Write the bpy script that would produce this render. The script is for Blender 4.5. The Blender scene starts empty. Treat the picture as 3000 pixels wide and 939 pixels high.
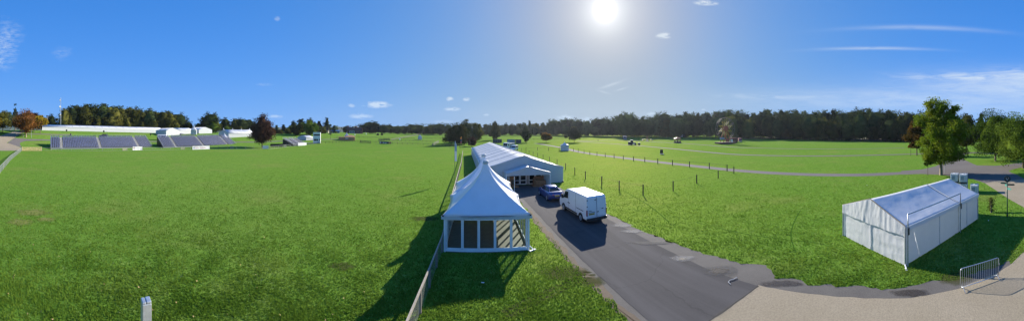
import bpy, bmesh, math, random
import numpy as np
from mathutils import Vector, Matrix, noise as mnoise

SC = bpy.context.scene
COL = SC.collection
random.seed(7)
R_ = math.radians
# ---------------------------------------------------------------- survey of the place
# The photograph is a cylindrical panorama taken from about 7.7 m up. F = pixels per radian, HZ = horizon row.
F, HZ, H = 780.0, 385.0, 7.7
SUN_AZ, SUN_EL = R_(20.0), R_(24.5)

T_PX = [-950, -500, 0, 124, 300, 455, 540, 620, 700, 800, 930, 1050, 1200, 1400, 1550, 1800, 2100, 2400, 2700, 3950]
T_R  = [0,    8.0, 8.6, 8.5, 7.6, 6.7, 6.7, 6.5, 6.3, 7.0, 6.6, 5.5,  4.6,  2.6,  3.0,  2.0,  2.0,  1.0,  0.0,  0]
T_D0 = [112,  112, 112, 112, 112, 112, 114, 115, 118, 125, 128, 130,  130,  150,  150,  170,  180,  170,  170,  170]
T_D1 = [175,  175, 175, 170, 178, 185, 188, 190, 195, 215, 245, 265,  320,  350,  350,  300,  280,  260,  260,  260]

def G(x, y):
    x = np.asarray(x, float); y = np.asarray(y, float)
    d = np.hypot(x, y); px = 1500 + F*np.arctan2(x, y)
    r = np.interp(px, T_PX, T_R); a = np.interp(px, T_PX, T_D0); b = np.interp(px, T_PX, T_D1)
    t = np.clip((d-a)/(b-a), 0, 1)
    z = r*t*t*(3-2*t)
    return float(z) if z.ndim == 0 else z

def PD(px, d):
    p = (px-1500)/F
    return (d*math.sin(p), d*math.cos(p))

def P(px, py):
    """ground point seen at a place of the photograph"""
    k = (HZ-py)/F
    f = lambda d: H + k*d - G(*PD(px, d))
    d = 3.0
    while d < 1500:
        e = d*1.01
        if f(e) < 0:
            lo, hi = d, e
            for _ in range(25):
                m = (lo+hi)/2
                if f(m) < 0: hi = m
                else: lo = m
            return PD(px, lo)
        d = e
    return PD(px, 600)

def P3(px, py):
    x, y = P(px, py); return Vector((x, y, G(x, y)))

# ---------------------------------------------------------------- materials
def _nodes(name):
    m = bpy.data.materials.new(name); m.use_nodes = True
    nt = m.node_tree; nt.nodes.clear()
    out = nt.nodes.new('ShaderNodeOutputMaterial')
    return m, nt, out

def N(nt, typ, **kw):
    n = nt.nodes.new(typ)
    for k, v in kw.items():
        if k.startswith('i_'):
            n.inputs[k[2:].replace('_', ' ')].default_value = v
        elif k.startswith('n_'):
            n.inputs[int(k[2:])].default_value = v
        else: setattr(n, k, v)
    return n

def math_n(nt, op, a, b=None, c=None):
    n = nt.nodes.new('ShaderNodeMath'); n.operation = op
    for i, v in enumerate((a, b, c)):
        if v is None: continue
        if isinstance(v, (int, float)): n.inputs[i].default_value = v
        else: nt.links.new(v, n.inputs[i])
    return n.outputs[0]

def mixc(nt, f, a, b, mode='MIX'):
    n = nt.nodes.new('ShaderNodeMix'); n.data_type = 'RGBA'; n.blend_type = mode
    for sock, v in ((n.inputs[0], f), (n.inputs[6], a), (n.inputs[7], b)):
        if isinstance(v, (int, float)): sock.default_value = v
        elif isinstance(v, tuple): sock.default_value = (*v[:3], 1)
        else: nt.links.new(v, sock)
    return n.outputs[2]

def noise_n(nt, co, scale, detail=4, rough=.6, dist=0):
    n = N(nt, 'ShaderNodeTexNoise'); n.inputs['Scale'].default_value = scale
    n.inputs['Detail'].default_value = detail; n.inputs['Roughness'].default_value = rough
    n.inputs['Distortion'].default_value = dist
    nt.links.new(co, n.inputs['Vector'])
    return n.outputs['Fac']

def ramp_n(nt, v, lo, hi):
    n = N(nt, 'ShaderNodeMapRange'); n.clamp = True
    n.inputs[1].default_value = lo; n.inputs[2].default_value = hi
    nt.links.new(v, n.inputs[0]); return n.outputs[0]

_M = {}
def M(name, col=(.3, .3, .3), rough=.6, metal=0., var=.15, scale=3., bump=0., bscale=30., trans=0., coat=0., streak=False, dirt=0.):
    """plain weathered material: two tones of one colour mixed by noise, optional bump, grime and translucency"""
    if name in _M: return _M[name]
    m, nt, out = _nodes(name)
    tc = N(nt, 'ShaderNodeTexCoord').outputs['Object']
    vec = tc
    if streak:
        mp = N(nt, 'ShaderNodeMapping'); mp.inputs['Scale'].default_value = (1, 1, .12)
        nt.links.new(tc, mp.inputs['Vector']); vec = mp.outputs[0]
    f = noise_n(nt, vec, scale, 6, .65)
    f = ramp_n(nt, f, .3, .7)
    c = mixc(nt, f, tuple(max(0, k*(1-var)) for k in col), tuple(min(1, k*(1+var)) for k in col))
    if dirt:
        g = ramp_n(nt, noise_n(nt, vec, scale*.7+.3, 8, .7), .52, .75)
        c = mixc(nt, math_n(nt, 'MULTIPLY', g, dirt), c, (.16, .14, .11))
    b = N(nt, 'ShaderNodeBsdfPrincipled'); nt.links.new(c, b.inputs['Base Color'])
    b.inputs['Roughness'].default_value = rough; b.inputs['Metallic'].default_value = metal
    if coat: b.inputs['Coat Weight'].default_value = coat; b.inputs['Coat Roughness'].default_value = .05
    if bump:
        bn = N(nt, 'ShaderNodeBump'); bn.inputs['Strength'].default_value = bump; bn.inputs['Distance'].default_value = .05
        nt.links.new(noise_n(nt, tc, bscale, 5, .6), bn.inputs['Height']); nt.links.new(bn.outputs[0], b.inputs['Normal'])
    sh = b.outputs[0]
    if trans:
        t = N(nt, 'ShaderNodeBsdfTranslucent'); nt.links.new(c, t.inputs['Color'])
        mx = N(nt, 'ShaderNodeMixShader'); mx.inputs[0].default_value = trans
        nt.links.new(sh, mx.inputs[1]); nt.links.new(t.outputs[0], mx.inputs[2]); sh = mx.outputs[0]
    nt.links.new(sh, out.inputs[0])
    _M[name] = m
    return m

def glass(name, tint=(.9, .95, .95), refl=.12, rough=.02):
    if name in _M: return _M[name]
    m, nt, out = _nodes(name)
    t = N(nt, 'ShaderNodeBsdfTransparent'); t.inputs[0].default_value = (*tint, 1)
    g = N(nt, 'ShaderNodeBsdfGlossy'); g.inputs['Roughness'].default_value = rough
    lw = N(nt, 'ShaderNodeLayerWeight'); lw.inputs[0].default_value = .5
    f = math_n(nt, 'ADD', math_n(nt, 'MULTIPLY', math_n(nt, 'POWER', lw.outputs['Facing'], 5.), .7), refl*.3)
    mx = N(nt, 'ShaderNodeMixShader'); nt.links.new(f, mx.inputs[0])
    nt.links.new(t.outputs[0], mx.inputs[1]); nt.links.new(g.outputs[0], mx.inputs[2])
    nt.links.new(mx.outputs[0], out.inputs[0]); _M[name] = m
    return m

def mesh_wire(name, col, cell=.06, th=.012):
    """woven wire netting: thin opaque wires, open between"""
    if name in _M: return _M[name]
    m, nt, out = _nodes(name)
    tc = N(nt, 'ShaderNodeTexCoord').outputs['UV']
    sp = N(nt, 'ShaderNodeSeparateXYZ'); nt.links.new(tc, sp.inputs[0])
    fs = []
    for k in (0, 1):
        q = math_n(nt, 'PINGPONG', math_n(nt, 'DIVIDE', sp.outputs[k], cell), .5)
        fs.append(math_n(nt, 'LESS_THAN', q, th/cell))
    f = math_n(nt, 'MAXIMUM', fs[0], fs[1])
    t = N(nt, 'ShaderNodeBsdfTransparent')
    b = N(nt, 'ShaderNodeBsdfPrincipled'); b.inputs['Base Color'].default_value = (*col, 1)
    b.inputs['Metallic'].default_value = 0; b.inputs['Roughness'].default_value = .7
    mx = N(nt, 'ShaderNodeMixShader'); nt.links.new(f, mx.inputs[0])
    nt.links.new(t.outputs[0], mx.inputs[1]); nt.links.new(b.outputs[0], mx.inputs[2])
    nt.links.new(mx.outputs[0], out.inputs[0]); _M[name] = m
    return m

def leafmat(name, c1, c2, trans=.3, ovar=.35):
    m, nt, out = _nodes(name)
    geo = N(nt, 'ShaderNodeNewGeometry'); tc = N(nt, 'ShaderNodeTexCoord').outputs['Object']
    oi = N(nt, 'ShaderNodeObjectInfo').outputs['Random']
    n1 = ramp_n(nt, noise_n(nt, geo.outputs['Position'], .35, 3, .5), .35, .65)
    f = math_n(nt, 'ADD', math_n(nt, 'MULTIPLY', geo.outputs['Random Per Island'], .45), math_n(nt, 'MULTIPLY', n1, .55))
    f = math_n(nt, 'ADD', f, math_n(nt, 'MULTIPLY', math_n(nt, 'SUBTRACT', oi, .5), .5)); 
    c = mixc(nt, ramp_n(nt, f, 0, 1), c1, c2)
    br = math_n(nt, 'ADD', math_n(nt, 'MULTIPLY', oi, ovar*2), 1-ovar)
    hs = N(nt, 'ShaderNodeHueSaturation'); nt.links.new(br, hs.inputs['Value']); nt.links.new(c, hs.inputs['Color'])
    c = hs.outputs[0]
    d = N(nt, 'ShaderNodeBsdfDiffuse'); nt.links.new(c, d.inputs[0])
    t = N(nt, 'ShaderNodeBsdfTranslucent'); nt.links.new(c, t.inputs[0])
    mx = N(nt, 'ShaderNodeMixShader'); mx.inputs[0].default_value = trans
    nt.links.new(d.outputs[0], mx.inputs[1]); nt.links.new(t.outputs[0], mx.inputs[2])
    nt.links.new(mx.outputs[0], out.inputs[0]); _M[name] = m
    return m

# ---------------------------------------------------------------- mesh building
EACH = {'base_plate', 'rail_upright', 'hook', 'door_gap', 'door_hinge', 'roof_rib', 'white_block', 'trailed_implement', 'glazing_rail', 'corner_frame'}
class MB:
    def __init__(s): s.v = []; s.f = []; s.m = []; s.g = []
    def add(s, vs, fs, mi=0):
        s.g.append((len(s.v), len(s.f)))
        n = len(s.v); s.v += [tuple(v) for v in vs]
        s.f += [tuple(i+n for i in f) for f in fs]; s.m += [mi]*len(fs); return s
    def box(s, c, d, rz=0., mi=0, rx=0., ry=0.):
        mt = Matrix.Translation(c) @ Matrix.Rotation(rz, 4, 'Z') @ Matrix.Rotation(rx, 4, 'X') @ Matrix.Rotation(ry, 4, 'Y')
        a, b, e = d[0]/2, d[1]/2, d[2]/2
        vs = [mt @ Vector(p) for p in ((-a,-b,-e),(a,-b,-e),(a,b,-e),(-a,b,-e),(-a,-b,e),(a,-b,e),(a,b,e),(-a,b,e))]
        return s.add(vs, [(0,3,2,1),(4,5,6,7),(0,1,5,4),(1,2,6,5),(2,3,7,6),(3,0,4,7)], mi)
    def bar(s, p0, p1, w, h=None, mi=0):
        """square bar from p0 to p1"""
        p0, p1 = Vector(p0), Vector(p1); h = h or w; d = p1-p0; L = d.length
        q = d.to_track_quat('Y', 'Z').to_matrix().to_4x4()
        mt = Matrix.Translation((p0+p1)/2) @ q
        vs = [mt @ Vector((sx*w/2, sy*L/2, sz*h/2)) for sz in (-1,1) for sx, sy in ((-1,-1),(1,-1),(1,1),(-1,1))]
        return s.add(vs, [(0,3,2,1),(4,5,6,7),(0,1,5,4),(1,2,6,5),(2,3,7,6),(3,0,4,7)], mi)
    def tube(s, pts, r, n=6, mi=0, cap=True):
        pts = [Vector(p) for p in pts]; k = len(pts)
        rs = r if isinstance(r, (list, tuple)) else [r]*k
        rings = []
        for i, p in enumerate(pts):
            d = (pts[min(i+1, k-1)]-pts[max(i-1, 0)]).normalized()
            a = d.orthogonal().normalized() if i == 0 else (pa - d*pa.dot(d)).normalized()
            pa = a; b = d.cross(a)
            rings.append([p+(a*math.cos(t)+b*math.sin(t))*rs[i] for t in (2*math.pi*j/n for j in range(n))])
        return s.loft(rings, cap, mi)
    def loft(s, rings, cap=True, mi=0, closed=True):
        n = len(rings[0]); vs = [v for r in rings for v in r]; fs = []
        for i in range(len(rings)-1):
            for j in range(n if closed else n-1):
                a, b = i*n+j, i*n+(j+1) % n
                fs.append((a, b, b+n, a+n))
        if cap:
            fs.append(tuple(reversed(range(n)))); fs.append(tuple(range((len(rings)-1)*n, len(rings)*n)))
        return s.add(vs, fs, mi)
    def prism(s, poly, z0, z1, mi=0):
        return s.loft([[(x, y, z0) for x, y in poly], [(x, y, z1) for x, y in poly]], True, mi)
    def extx(s, prof, x0, x1, mi=0):
        """profile in (y, z) swept along x"""
        return s.loft([[(x0, y, z) for y, z in prof], [(x1, y, z) for y, z in prof]], True, mi)
    def exty(s, prof, y0, y1, mi=0):
        return s.loft([[(x, y0, z) for x, z in prof], [(x, y1, z) for x, z in prof]], True, mi)
    def disc(s, c, r, axis, th, n=16, mi=0):
        c = Vector(c); ax = Vector(axis).normalized()
        return s.tube([c-ax*th/2, c+ax*th/2], r, n, mi)
    def lathe(s, prof, c=(0,0,0), n=16, mi=0):
        rings = [[(c[0]+r*math.cos(t), c[1]+r*math.sin(t), c[2]+z) for t in (2*math.pi*j/n for j in range(n))] for r, z in prof]
        return s.loft(rings, True, mi)
    def blob(s, c, r, n=10, mi=0, jit=.15, seed=0):
        """uneven rounded lump, r = (rx, ry, rz)"""
        rings = []
        for i in range(1, n):
            t = math.pi*i/n
            rings.append([])
            for j in range(n+4):
                a = 2*math.pi*j/(n+4)
                d = Vector((math.sin(t)*math.cos(a), math.sin(t)*math.sin(a), -math.cos(t)))
                k = 1+jit*2*mnoise.noise(d*2.1+Vector((seed*7.3, 0, 0)))
                rings[-1].append((c[0]+d.x*r[0]*k, c[1]+d.y*r[1]*k, c[2]+d.z*r[2]*k))
        return s.loft(rings, True, mi)
    def build(s, name, mats, parent=None, smooth=False, bevel=0.):
        if name in EACH and len(s.g) > 1:      # pieces that are separate parts in reality: one object each
            out = []
            for k, (v0, f0) in enumerate(s.g):
                v1, f1 = s.g[k+1] if k+1 < len(s.g) else (len(s.v), len(s.f))
                q = MB(); q.add(s.v[v0:v1], [tuple(i-v0 for i in f) for f in s.f[f0:f1]]); out.append(q.build(name, mats, parent, smooth, bevel))
            return out[0]
        me = bpy.data.meshes.new(name)
        me.from_pydata(s.v, [], s.f)
        for m in (mats if isinstance(mats, (list, tuple)) else [mats]): me.materials.append(m)
        me.polygons.foreach_set('material_index', s.m)
        if smooth: me.polygons.foreach_set('use_smooth', [True]*len(s.f))
        bm = bmesh.new(); bm.from_mesh(me); bmesh.ops.recalc_face_normals(bm, faces=bm.faces); bm.to_mesh(me); bm.free()
        me.update()
        o = bpy.data.objects.new(name, me); COL.objects.link(o)
        if parent: o.parent = parent
        if bevel:
            b = o.modifiers.new('bevel', 'BEVEL'); b.width = bevel; b.segments = 2; b.limit_method = 'ANGLE'; b.angle_limit = R_(35)
        return o

def thing(name, label, cat, loc=(0,0,0), rz=0., group=None):
    o = bpy.data.objects.new(name, None); COL.objects.link(o)
    o.location = loc; o.rotation_euler = (0, 0, rz); o.empty_display_size = .3
    return tag(o, label, cat, group)
def tag(o, label, cat, group=None):
    o['label'] = label; o['category'] = cat
    if group: o['group'] = group
    return o
def struct(o): o['kind'] = 'structure'; return o
def stuff(o, label=None, cat=None):
    o['kind'] = 'stuff'
    if label: o['label'] = label
    if cat: o['category'] = cat
    return o
def dup(root, loc=None, rz=None, scale=None, label=None, group=None):
    r = root.copy(); COL.objects.link(r)
    if loc is not None: r.location = loc
    if rz is not None: r.rotation_euler = (0, 0, rz)
    if scale is not None: r.scale = scale
    if label: r['label'] = label
    if group: r['group'] = group
    for ch in list(root.children):
        c = ch.copy(); COL.objects.link(c); c.parent = r
        for g in list(ch.children):
            e = g.copy(); COL.objects.link(e); e.parent = c
    return r

def np_mesh(name, verts, faces, mats, parent=None, smooth=False):
    verts = np.asarray(verts, np.float32); faces = np.asarray(faces, np.int32)
    k = faces.shape[1]; me = bpy.data.meshes.new(name)
    me.vertices.add(len(verts)); me.vertices.foreach_set('co', verts.ravel())
    me.loops.add(faces.size); me.loops.foreach_set('vertex_index', faces.ravel())
    me.polygons.add(len(faces))
    me.polygons.foreach_set('loop_start', np.arange(0, faces.size, k, dtype=np.int32))
    for m in (mats if isinstance(mats, (list, tuple)) else [mats]): me.materials.append(m)
    if smooth: me.polygons.foreach_set('use_smooth', np.ones(len(faces), bool))
    me.update(calc_edges=True); me.validate()
    o = bpy.data.objects.new(name, me); COL.objects.link(o)
    if parent: o.parent = parent
    return o

# ---------------------------------------------------------------- palette
PVC   = M('white_pvc', (.64, .65, .67), .38, 0, .04, 1.2, .12, 2.5, trans=.2)
PVCW  = M('wrinkled_pvc', (.72, .73, .75), .33, 0, .04, 1.0, .3, 2.2, trans=.30, dirt=.04)
WALLP = M('wall_pvc', (.78, .80, .82), .5, 0, .04, 1.0, .15, 1.6, trans=.5, dirt=.03)
FRAMEW = M('white_frame_paint', (.76, .77, .78), .4, 0, .05)
SEAM  = M('seam_strip', (.36, .40, .46), .6, 0, .1)  # own grey-blue tone of the bay joints and panel seams
ALU   = M('aluminium', (.55, .56, .57), .35, .85, .1, 6)
GALV  = M('galvanised_steel', (.50, .53, .55), .42, .7, .22, 9, .05)
DKMET = M('dark_metal', (.035, .037, .04), .5, .3, .2)
BLACK = M('black_plastic', (.012, .012, .013), .45, 0, .2)
RUBBER = M('tyre_rubber', (.018, .018, .019), .8, 0, .2)
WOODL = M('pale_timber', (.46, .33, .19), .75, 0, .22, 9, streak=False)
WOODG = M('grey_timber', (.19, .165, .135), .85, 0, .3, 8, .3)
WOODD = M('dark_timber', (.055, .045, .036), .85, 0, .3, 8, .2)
WOODB = M('brown_board', (.24, .115, .05), .6, 0, .25, 4)
BRICK = M('red_brick', (.21, .085, .06), .9, 0, .3, 6)
TILE  = M('roof_tile', (.12, .05, .038), .85, 0, .3, 5)
STONE = M('pale_render', (.45, .40, .33), .85, 0, .15)
GLASSD = M('dark_window_glass', (.012, .015, .018), .08, 0, .1)
GLASS = glass('clear_glass', (.84, .88, .87))
SKY_STRENGTH, SKY_SAT, SUN_STRENGTH, EXPOSURE, SKY_GAIN, SKY_ROLL = .12, 1.25, 5.0, 1.05, 1.7, 1.05
CLOUD_COL = (3.0, 3.3, 3.6); HORIZON_COL = (1.0, 2.15, 4.15); HORIZON_SUN = (1.6, 2.3, 3.1); AZURE = (.20, 1.25, 4.2); AZURE_TOP = (.13, .92, 3.2)
HAZE = .00008
DENOISE = True
# ================================================================ ground and surfaces
def ground_material():
    m, nt, out = _nodes('mown_grass')
    geo = N(nt, 'ShaderNodeNewGeometry').outputs['Position']
    big = ramp_n(nt, noise_n(nt, geo, .045, 5, .6), .35, .65)
    mid = ramp_n(nt, noise_n(nt, geo, .5, 6, .7), .3, .7)
    fine = ramp_n(nt, noise_n(nt, geo, 9., 4, .75), .25, .75)
    c = mixc(nt, big, (0.0896, 0.2200, 0.0214), (0.1238, 0.2329, 0.0256))
    c = mixc(nt, math_n(nt, 'MULTIPLY', mid, .55), c, (0.1515, 0.2558, 0.0399))
    c = mixc(nt, math_n(nt, 'MULTIPLY', fine, .5), c, (0.0566, 0.1471, 0.0171))
    mow = ramp_n(nt, noise_n(nt, geo, .016, 4, .6, .6), .38, .62)
    c = mixc(nt, math_n(nt, 'MULTIPLY', mow, .5), c, (0.1383, 0.2366, 0.0428))
    tuft = ramp_n(nt, noise_n(nt, geo, 1.7, 5, .8), .60, .72)
    c = mixc(nt, math_n(nt, 'MULTIPLY', tuft, .35), c, (0.0526, 0.1279, 0.0171))
    for sc_, am, cd in ((3.2, .55, (0.0404, 0.1122, 0.0125)), (1.15, .5, (0.0485, 0.1290, 0.0150)), (.42, .4, (0.0635, 0.1515, 0.0175))):
        sp_ = ramp_n(nt, noise_n(nt, geo, sc_, 3, .75), .50, .66)
        c = mixc(nt, math_n(nt, 'MULTIPLY', sp_, am), c, cd)
    lt = ramp_n(nt, noise_n(nt, geo, 2.1, 3, .8), .54, .68)
    c = mixc(nt, math_n(nt, 'MULTIPLY', lt, .6), c, (0.2022, 0.2861, 0.0750))
    dry = ramp_n(nt, noise_n(nt, geo, .09, 7, .72), .52, .74)
    c = mixc(nt, math_n(nt, 'MULTIPLY', dry, .45), c, (0.2107, 0.1919, 0.0713))
    b = N(nt, 'ShaderNodeBsdfPrincipled'); nt.links.new(c, b.inputs['Base Color'])
    b.inputs['Roughness'].default_value = .9; b.inputs['Specular IOR Level'].default_value = .0
    b.inputs['Sheen Weight'].default_value = .0; b.inputs['Sheen Tint'].default_value = (.6, .8, .2, 1)
    hgt = math_n(nt, 'ADD', noise_n(nt, geo, 6., 5, .8), math_n(nt, 'MULTIPLY', noise_n(nt, geo, .6, 3, .5), 1.2))
    bn = N(nt, 'ShaderNodeBump'); bn.inputs['Strength'].default_value = .55; bn.inputs['Distance'].default_value = .12
    nt.links.new(hgt, bn.inputs['Height']); nt.links.new(bn.outputs[0], b.inputs['Normal'])
    # backlit blades throw a yellow-green sheen towards the viewer
    gl = N(nt, 'ShaderNodeBsdfGlossy'); gl.inputs['Color'].default_value = (.50, .46, .12, 1); gl.inputs['Roughness'].default_value = .7
    nt.links.new(bn.outputs[0], gl.inputs['Normal'])
    mx = N(nt, 'ShaderNodeMixShader'); mx.inputs[0].default_value = .05
    nt.links.new(b.outputs[0], mx.inputs[1]); nt.links.new(gl.outputs[0], mx.inputs[2])
    nt.links.new(mx.outputs[0], out.inputs[0])
    return m
GRASSM = ground_material()

def surf_material(name, c1, c2, c3, rough=.85, fine=25., patch=.35, bump=.3, spec=.3, streak=None):
    m, nt, out = _nodes(name)
    geo = N(nt, 'ShaderNodeNewGeometry').outputs['Position']
    a = ramp_n(nt, noise_n(nt, geo, patch, 6, .65), .3, .7)
    b_ = ramp_n(nt, noise_n(nt, geo, fine, 3, .8), .3, .75)
    c = mixc(nt, a, c1, c2); c = mixc(nt, math_n(nt, 'MULTIPLY', b_, .6), c, c3)
    st = ramp_n(nt, noise_n(nt, geo, patch*3, 7, .75), .6, .8)
    c = mixc(nt, math_n(nt, 'MULTIPLY', st, .35), c, tuple(k*.55 for k in c1))
    if streak is not None:
        mp = N(nt, 'ShaderNodeMapping'); mp.inputs['Rotation'].default_value = (0, 0, streak); nt.links.new(geo, mp.inputs['Vector'])
        m2 = N(nt, 'ShaderNodeMapping'); m2.inputs['Scale'].default_value = (1, .05, 1); nt.links.new(mp.outputs[0], m2.inputs['Vector'])
        sk = ramp_n(nt, noise_n(nt, m2.outputs[0], 1.1, 4, .6), .42, .68)
        c = mixc(nt, math_n(nt, 'MULTIPLY', sk, .5), c, tuple(k*1.7 for k in c2))
        vo = N(nt, 'ShaderNodeTexVoronoi'); vo.feature = 'DISTANCE_TO_EDGE'; vo.inputs['Scale'].default_value = .22
        wv = N(nt, 'ShaderNodeVectorMath'); wv.operation = 'ADD'; nt.links.new(geo, wv.inputs[0])
        nz = N(nt, 'ShaderNodeTexNoise'); nz.inputs['Scale'].default_value = .8; nz.inputs['Detail'].default_value = 6; nt.links.new(geo, nz.inputs['Vector']); nt.links.new(nz.outputs['Color'], wv.inputs[1])
        nt.links.new(wv.outputs[0], vo.inputs['Vector'])
        cr = math_n(nt, 'LESS_THAN', vo.outputs['Distance'], .006)
        c = mixc(nt, math_n(nt, 'MULTIPLY', cr, .2), c, tuple(k*.4 for k in c1))
    b = N(nt, 'ShaderNodeBsdfPrincipled'); nt.links.new(c, b.inputs['Base Color'])
    b.inputs['Roughness'].default_value = rough; b.inputs['Specular IOR Level'].default_value = spec
    bn = N(nt, 'ShaderNodeBump'); bn.inputs['Strength'].default_value = bump; bn.inputs['Distance'].default_value = .02
    nt.links.new(noise_n(nt, geo, fine*1.5, 3, .7), bn.inputs['Height']); nt.links.new(bn.outputs[0], b.inputs['Normal'])
    nt.links.new(b.outputs[0], out.inputs[0])
    _M[name] = m
    return m
ASPH = surf_material('asphalt', (.047, .045, .046), (.064, .061, .062), (.092, .087, .086), .95, 30, .25, .35, .12, R_(-11))
TARM = surf_material('pale_tarmac', (.115, .105, .10), (.15, .138, .128), (.17, .155, .145), .95, 20, .15, .3, .1)
CONC = surf_material('concrete_yard', (.29, .245, .17), (.345, .295, .215), (.15, .125, .09), .95, 11, .3, .8, .1)
GRAV = surf_material('gravel_margin', (.07, .064, .058), (.105, .096, .086), (.16, .148, .135), .95, 18, .8, .8)
EARTH = surf_material('bare_earth', (.085, .062, .04), (.13, .098, .066), (.16, .125, .088), .95, 10, 1.2, .6)

def make_ground():
    NA = 300
    rings = list(np.arange(1.0, 60, 1.6)) + list(np.arange(60, 112, 2.5)) + list(np.arange(112, 350, 1.8))
    d = 352.
    while d < 4500: rings.append(d); d *= 1.16
    rings = np.array(rings); th = np.linspace(-math.pi, math.pi, NA, endpoint=False)
    D, T = np.meshgrid(rings, th, indexing='ij')
    X, Y = D*np.sin(T), D*np.cos(T)
    V = np.stack([X, Y, G(X, Y)], -1).reshape(-1, 3)
    V = np.vstack([V, [[0, 0, 0]]]); c = len(V)-1
    i = np.arange(len(rings)-1)[:, None]*NA; j = np.arange(NA)[None]; j2 = (j+1) % NA
    Fq = np.stack([i+j, i+NA+j, i+NA+j2, i+j2], -1).reshape(-1, 4)
    tri = np.array([[c, k, (k+1) % NA, (k+1) % NA] for k in range(NA)])
    o = np_mesh('ground', V, Fq, GRASSM, smooth=True)
    # the small fan under the camera
    bm = bmesh.new(); bm.from_mesh(o.data); bm.verts.ensure_lookup_table()
    for k in range(NA):
        try: bm.faces.new((bm.verts[c], bm.verts[k], bm.verts[(k+1) % NA]))
        except ValueError: pass
    bmesh.ops.recalc_face_normals(bm, faces=bm.faces); bm.to_mesh(o.data); bm.free()
    return struct(o)
make_ground()

EXC = []   # polygons the grass does not grow on
def densify(pts, step, jit=0., seed=0, closed=True):
    out = []; n = len(pts)
    for i in range(n if closed else n-1):
        a = Vector(pts[i]).to_2d(); b = Vector(pts[(i+1) % n]).to_2d(); L = (b-a).length
        k = max(1, int(L/step)); nr = Vector((-(b-a).y, (b-a).x)).normalized() if L > 1e-6 else Vector((0, 0))
        for q in range(k):
            p = a.lerp(b, q/k)
            if jit: p = p + nr*jit*(mnoise.noise(Vector((p.x*1.3, p.y*1.3, seed)))+.8*mnoise.noise(Vector((p.x*4, p.y*4, seed+3))))
            out.append((p.x, p.y))
    if not closed: out.append(tuple(Vector(pts[-1]).to_2d()))
    return out

def sheet(name, pts, dz, mat, jit=0., step=.5, seed=0, exc=True, res=0):
    pts = densify(pts, step, jit, seed)
    if exc: EXC.append(np.array(pts))
    bm = bmesh.new()
    f = bm.faces.new([bm.verts.new((x, y, 0)) for x, y in pts])
    if f.normal.z < 0: f.normal_flip()
    bmesh.ops.triangulate(bm, faces=bm.faces[:])
    if res:
        for _ in range(8):
            es = [e for e in bm.edges if e.calc_length() > res]
            if not es: break
            bmesh.ops.subdivide_edges(bm, edges=es, cuts=1)
            bmesh.ops.triangulate(bm, faces=bm.faces[:])
    for v in bm.verts: v.co.z = G(v.co.x, v.co.y)+dz
    bm.normal_update()
    for f in bm.faces:
        if f.normal.z < 0: f.normal_flip()
    me = bpy.data.meshes.new(name); bm.to_mesh(me); bm.free()
    me.materials.append(mat)
    o = bpy.data.objects.new(name, me); COL.objects.link(o)
    return struct(o)

def strip(name, px, width, dz, mat, jit=.12, seed=0):
    c = [Vector(P(*p)) for p in px]
    c2 = []
    for i in range(len(c)-1):
        p0, p1, p2, p3 = c[max(i-1, 0)], c[i], c[i+1], c[min(i+2, len(c)-1)]
        k = max(2, int((p2-p1).length/2.))
        for q in range(k):
            t = q/k
            c2.append(.5*((2*p1)+(-p0+p2)*t+(2*p0-5*p1+4*p2-p3)*t*t+(-p0+3*p1-3*p2+p3)*t**3))
    c2.append(c[-1])
    V = []; 
    for i, p in enumerate(c2):
        d = (c2[min(i+1, len(c2)-1)]-c2[max(i-1, 0)]).normalized(); nr = Vector((-d.y, d.x))
        for s in (-1, -.33, .33, 1):
            q = p+nr*s*(width/2+jit*mnoise.noise(Vector((p.x*.8, p.y*.8, seed+s))))
            V.append((q.x, q.y, G(q.x, q.y)+dz))
    Fq = [(4*i+k, 4*i+4+k, 4*i+5+k, 4*i+1+k) for i in range(len(c2)-1) for k in range(3)]
    mb = MB(); mb.add(V, Fq); o = mb.build(name, mat)
    EXC.append(np.array([V[4*i][:2] for i in range(len(c2))]+[V[4*i+3][:2] for i in reversed(range(len(c2)))]))
    return struct(o)

# --- the road beside the tents, the concrete yard, and their ragged margins
road = [(-.3, 38.2), (.0, 37.), (2.04, 26.5), (2.9, 22), (4.08, 15.7), (4.75, 12.4), (5.6, 8.0), (10.6, 8.0), (10.1, 10.6), (9.7, 13.2), (9.0, 18), (8.2, 22.4), (7.2, 29), (6.3, 36.2), (6.0, 38.6)]
sheet('road_margin', [(-.7, 36), (1.5, 26.6), (2.2, 22), (3.45, 15.6), (4.2, 12.), (5.2, 7.2), (11, 7.2), (12.6, 8.9), (11.9, 10.2), (11.4, 11.8), (10.9, 13.6), (9.9, 17.4), (9.0, 22.2), (7.5, 28.5), (6.6, 36)], .004, GRAV, .30, .3, 1)
sheet('verge_soil', [(1.75, 26.0), (2.55, 22), (3.75, 15.6), (4.45, 12.2), (5.2, 8.5), (4.8, 9), (3.9, 12.4), (3.3, 15.2), (2.0, 22), (1.45, 26)], .008, EARTH, .2, .3, 2, exc=False)
sheet('road', road, .012, ASPH, .05, .4, 3)
ya = [P(2086, 937), P(2222, 836), P(2320, 853), P(2400, 864), P(2500, 872), P(2600, 874), P(2667, 873), P(2722, 863), P(2808, 846), P(2882, 814), P(2923, 800), P(2960, 775), P(3000, 737), P(3030, 690)]
yard = [(5.4, 7.95)] + ya[1:] + [(25.3, -9.3), P(2981, 597), P(2950, 579), P(2914, 555), P(2885, 536), (40.5, -11.5), (40, -15), (24, -16), (14, -20), (-4, -20), (-4, 2), (5, 3)]
sheet('concrete_yard', yard, .021, CONC, .04, .4, 4)
sheet('yard_joint', [(5.5, 7.93), (10.6, 7.93), (10.6, 8.04), (5.5, 8.04)], .026, surf_material('dark_joint', (.02, .018, .016), (.035, .03, .026), (.05, .045, .04)), .05, .3, 44, exc=False)
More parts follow.
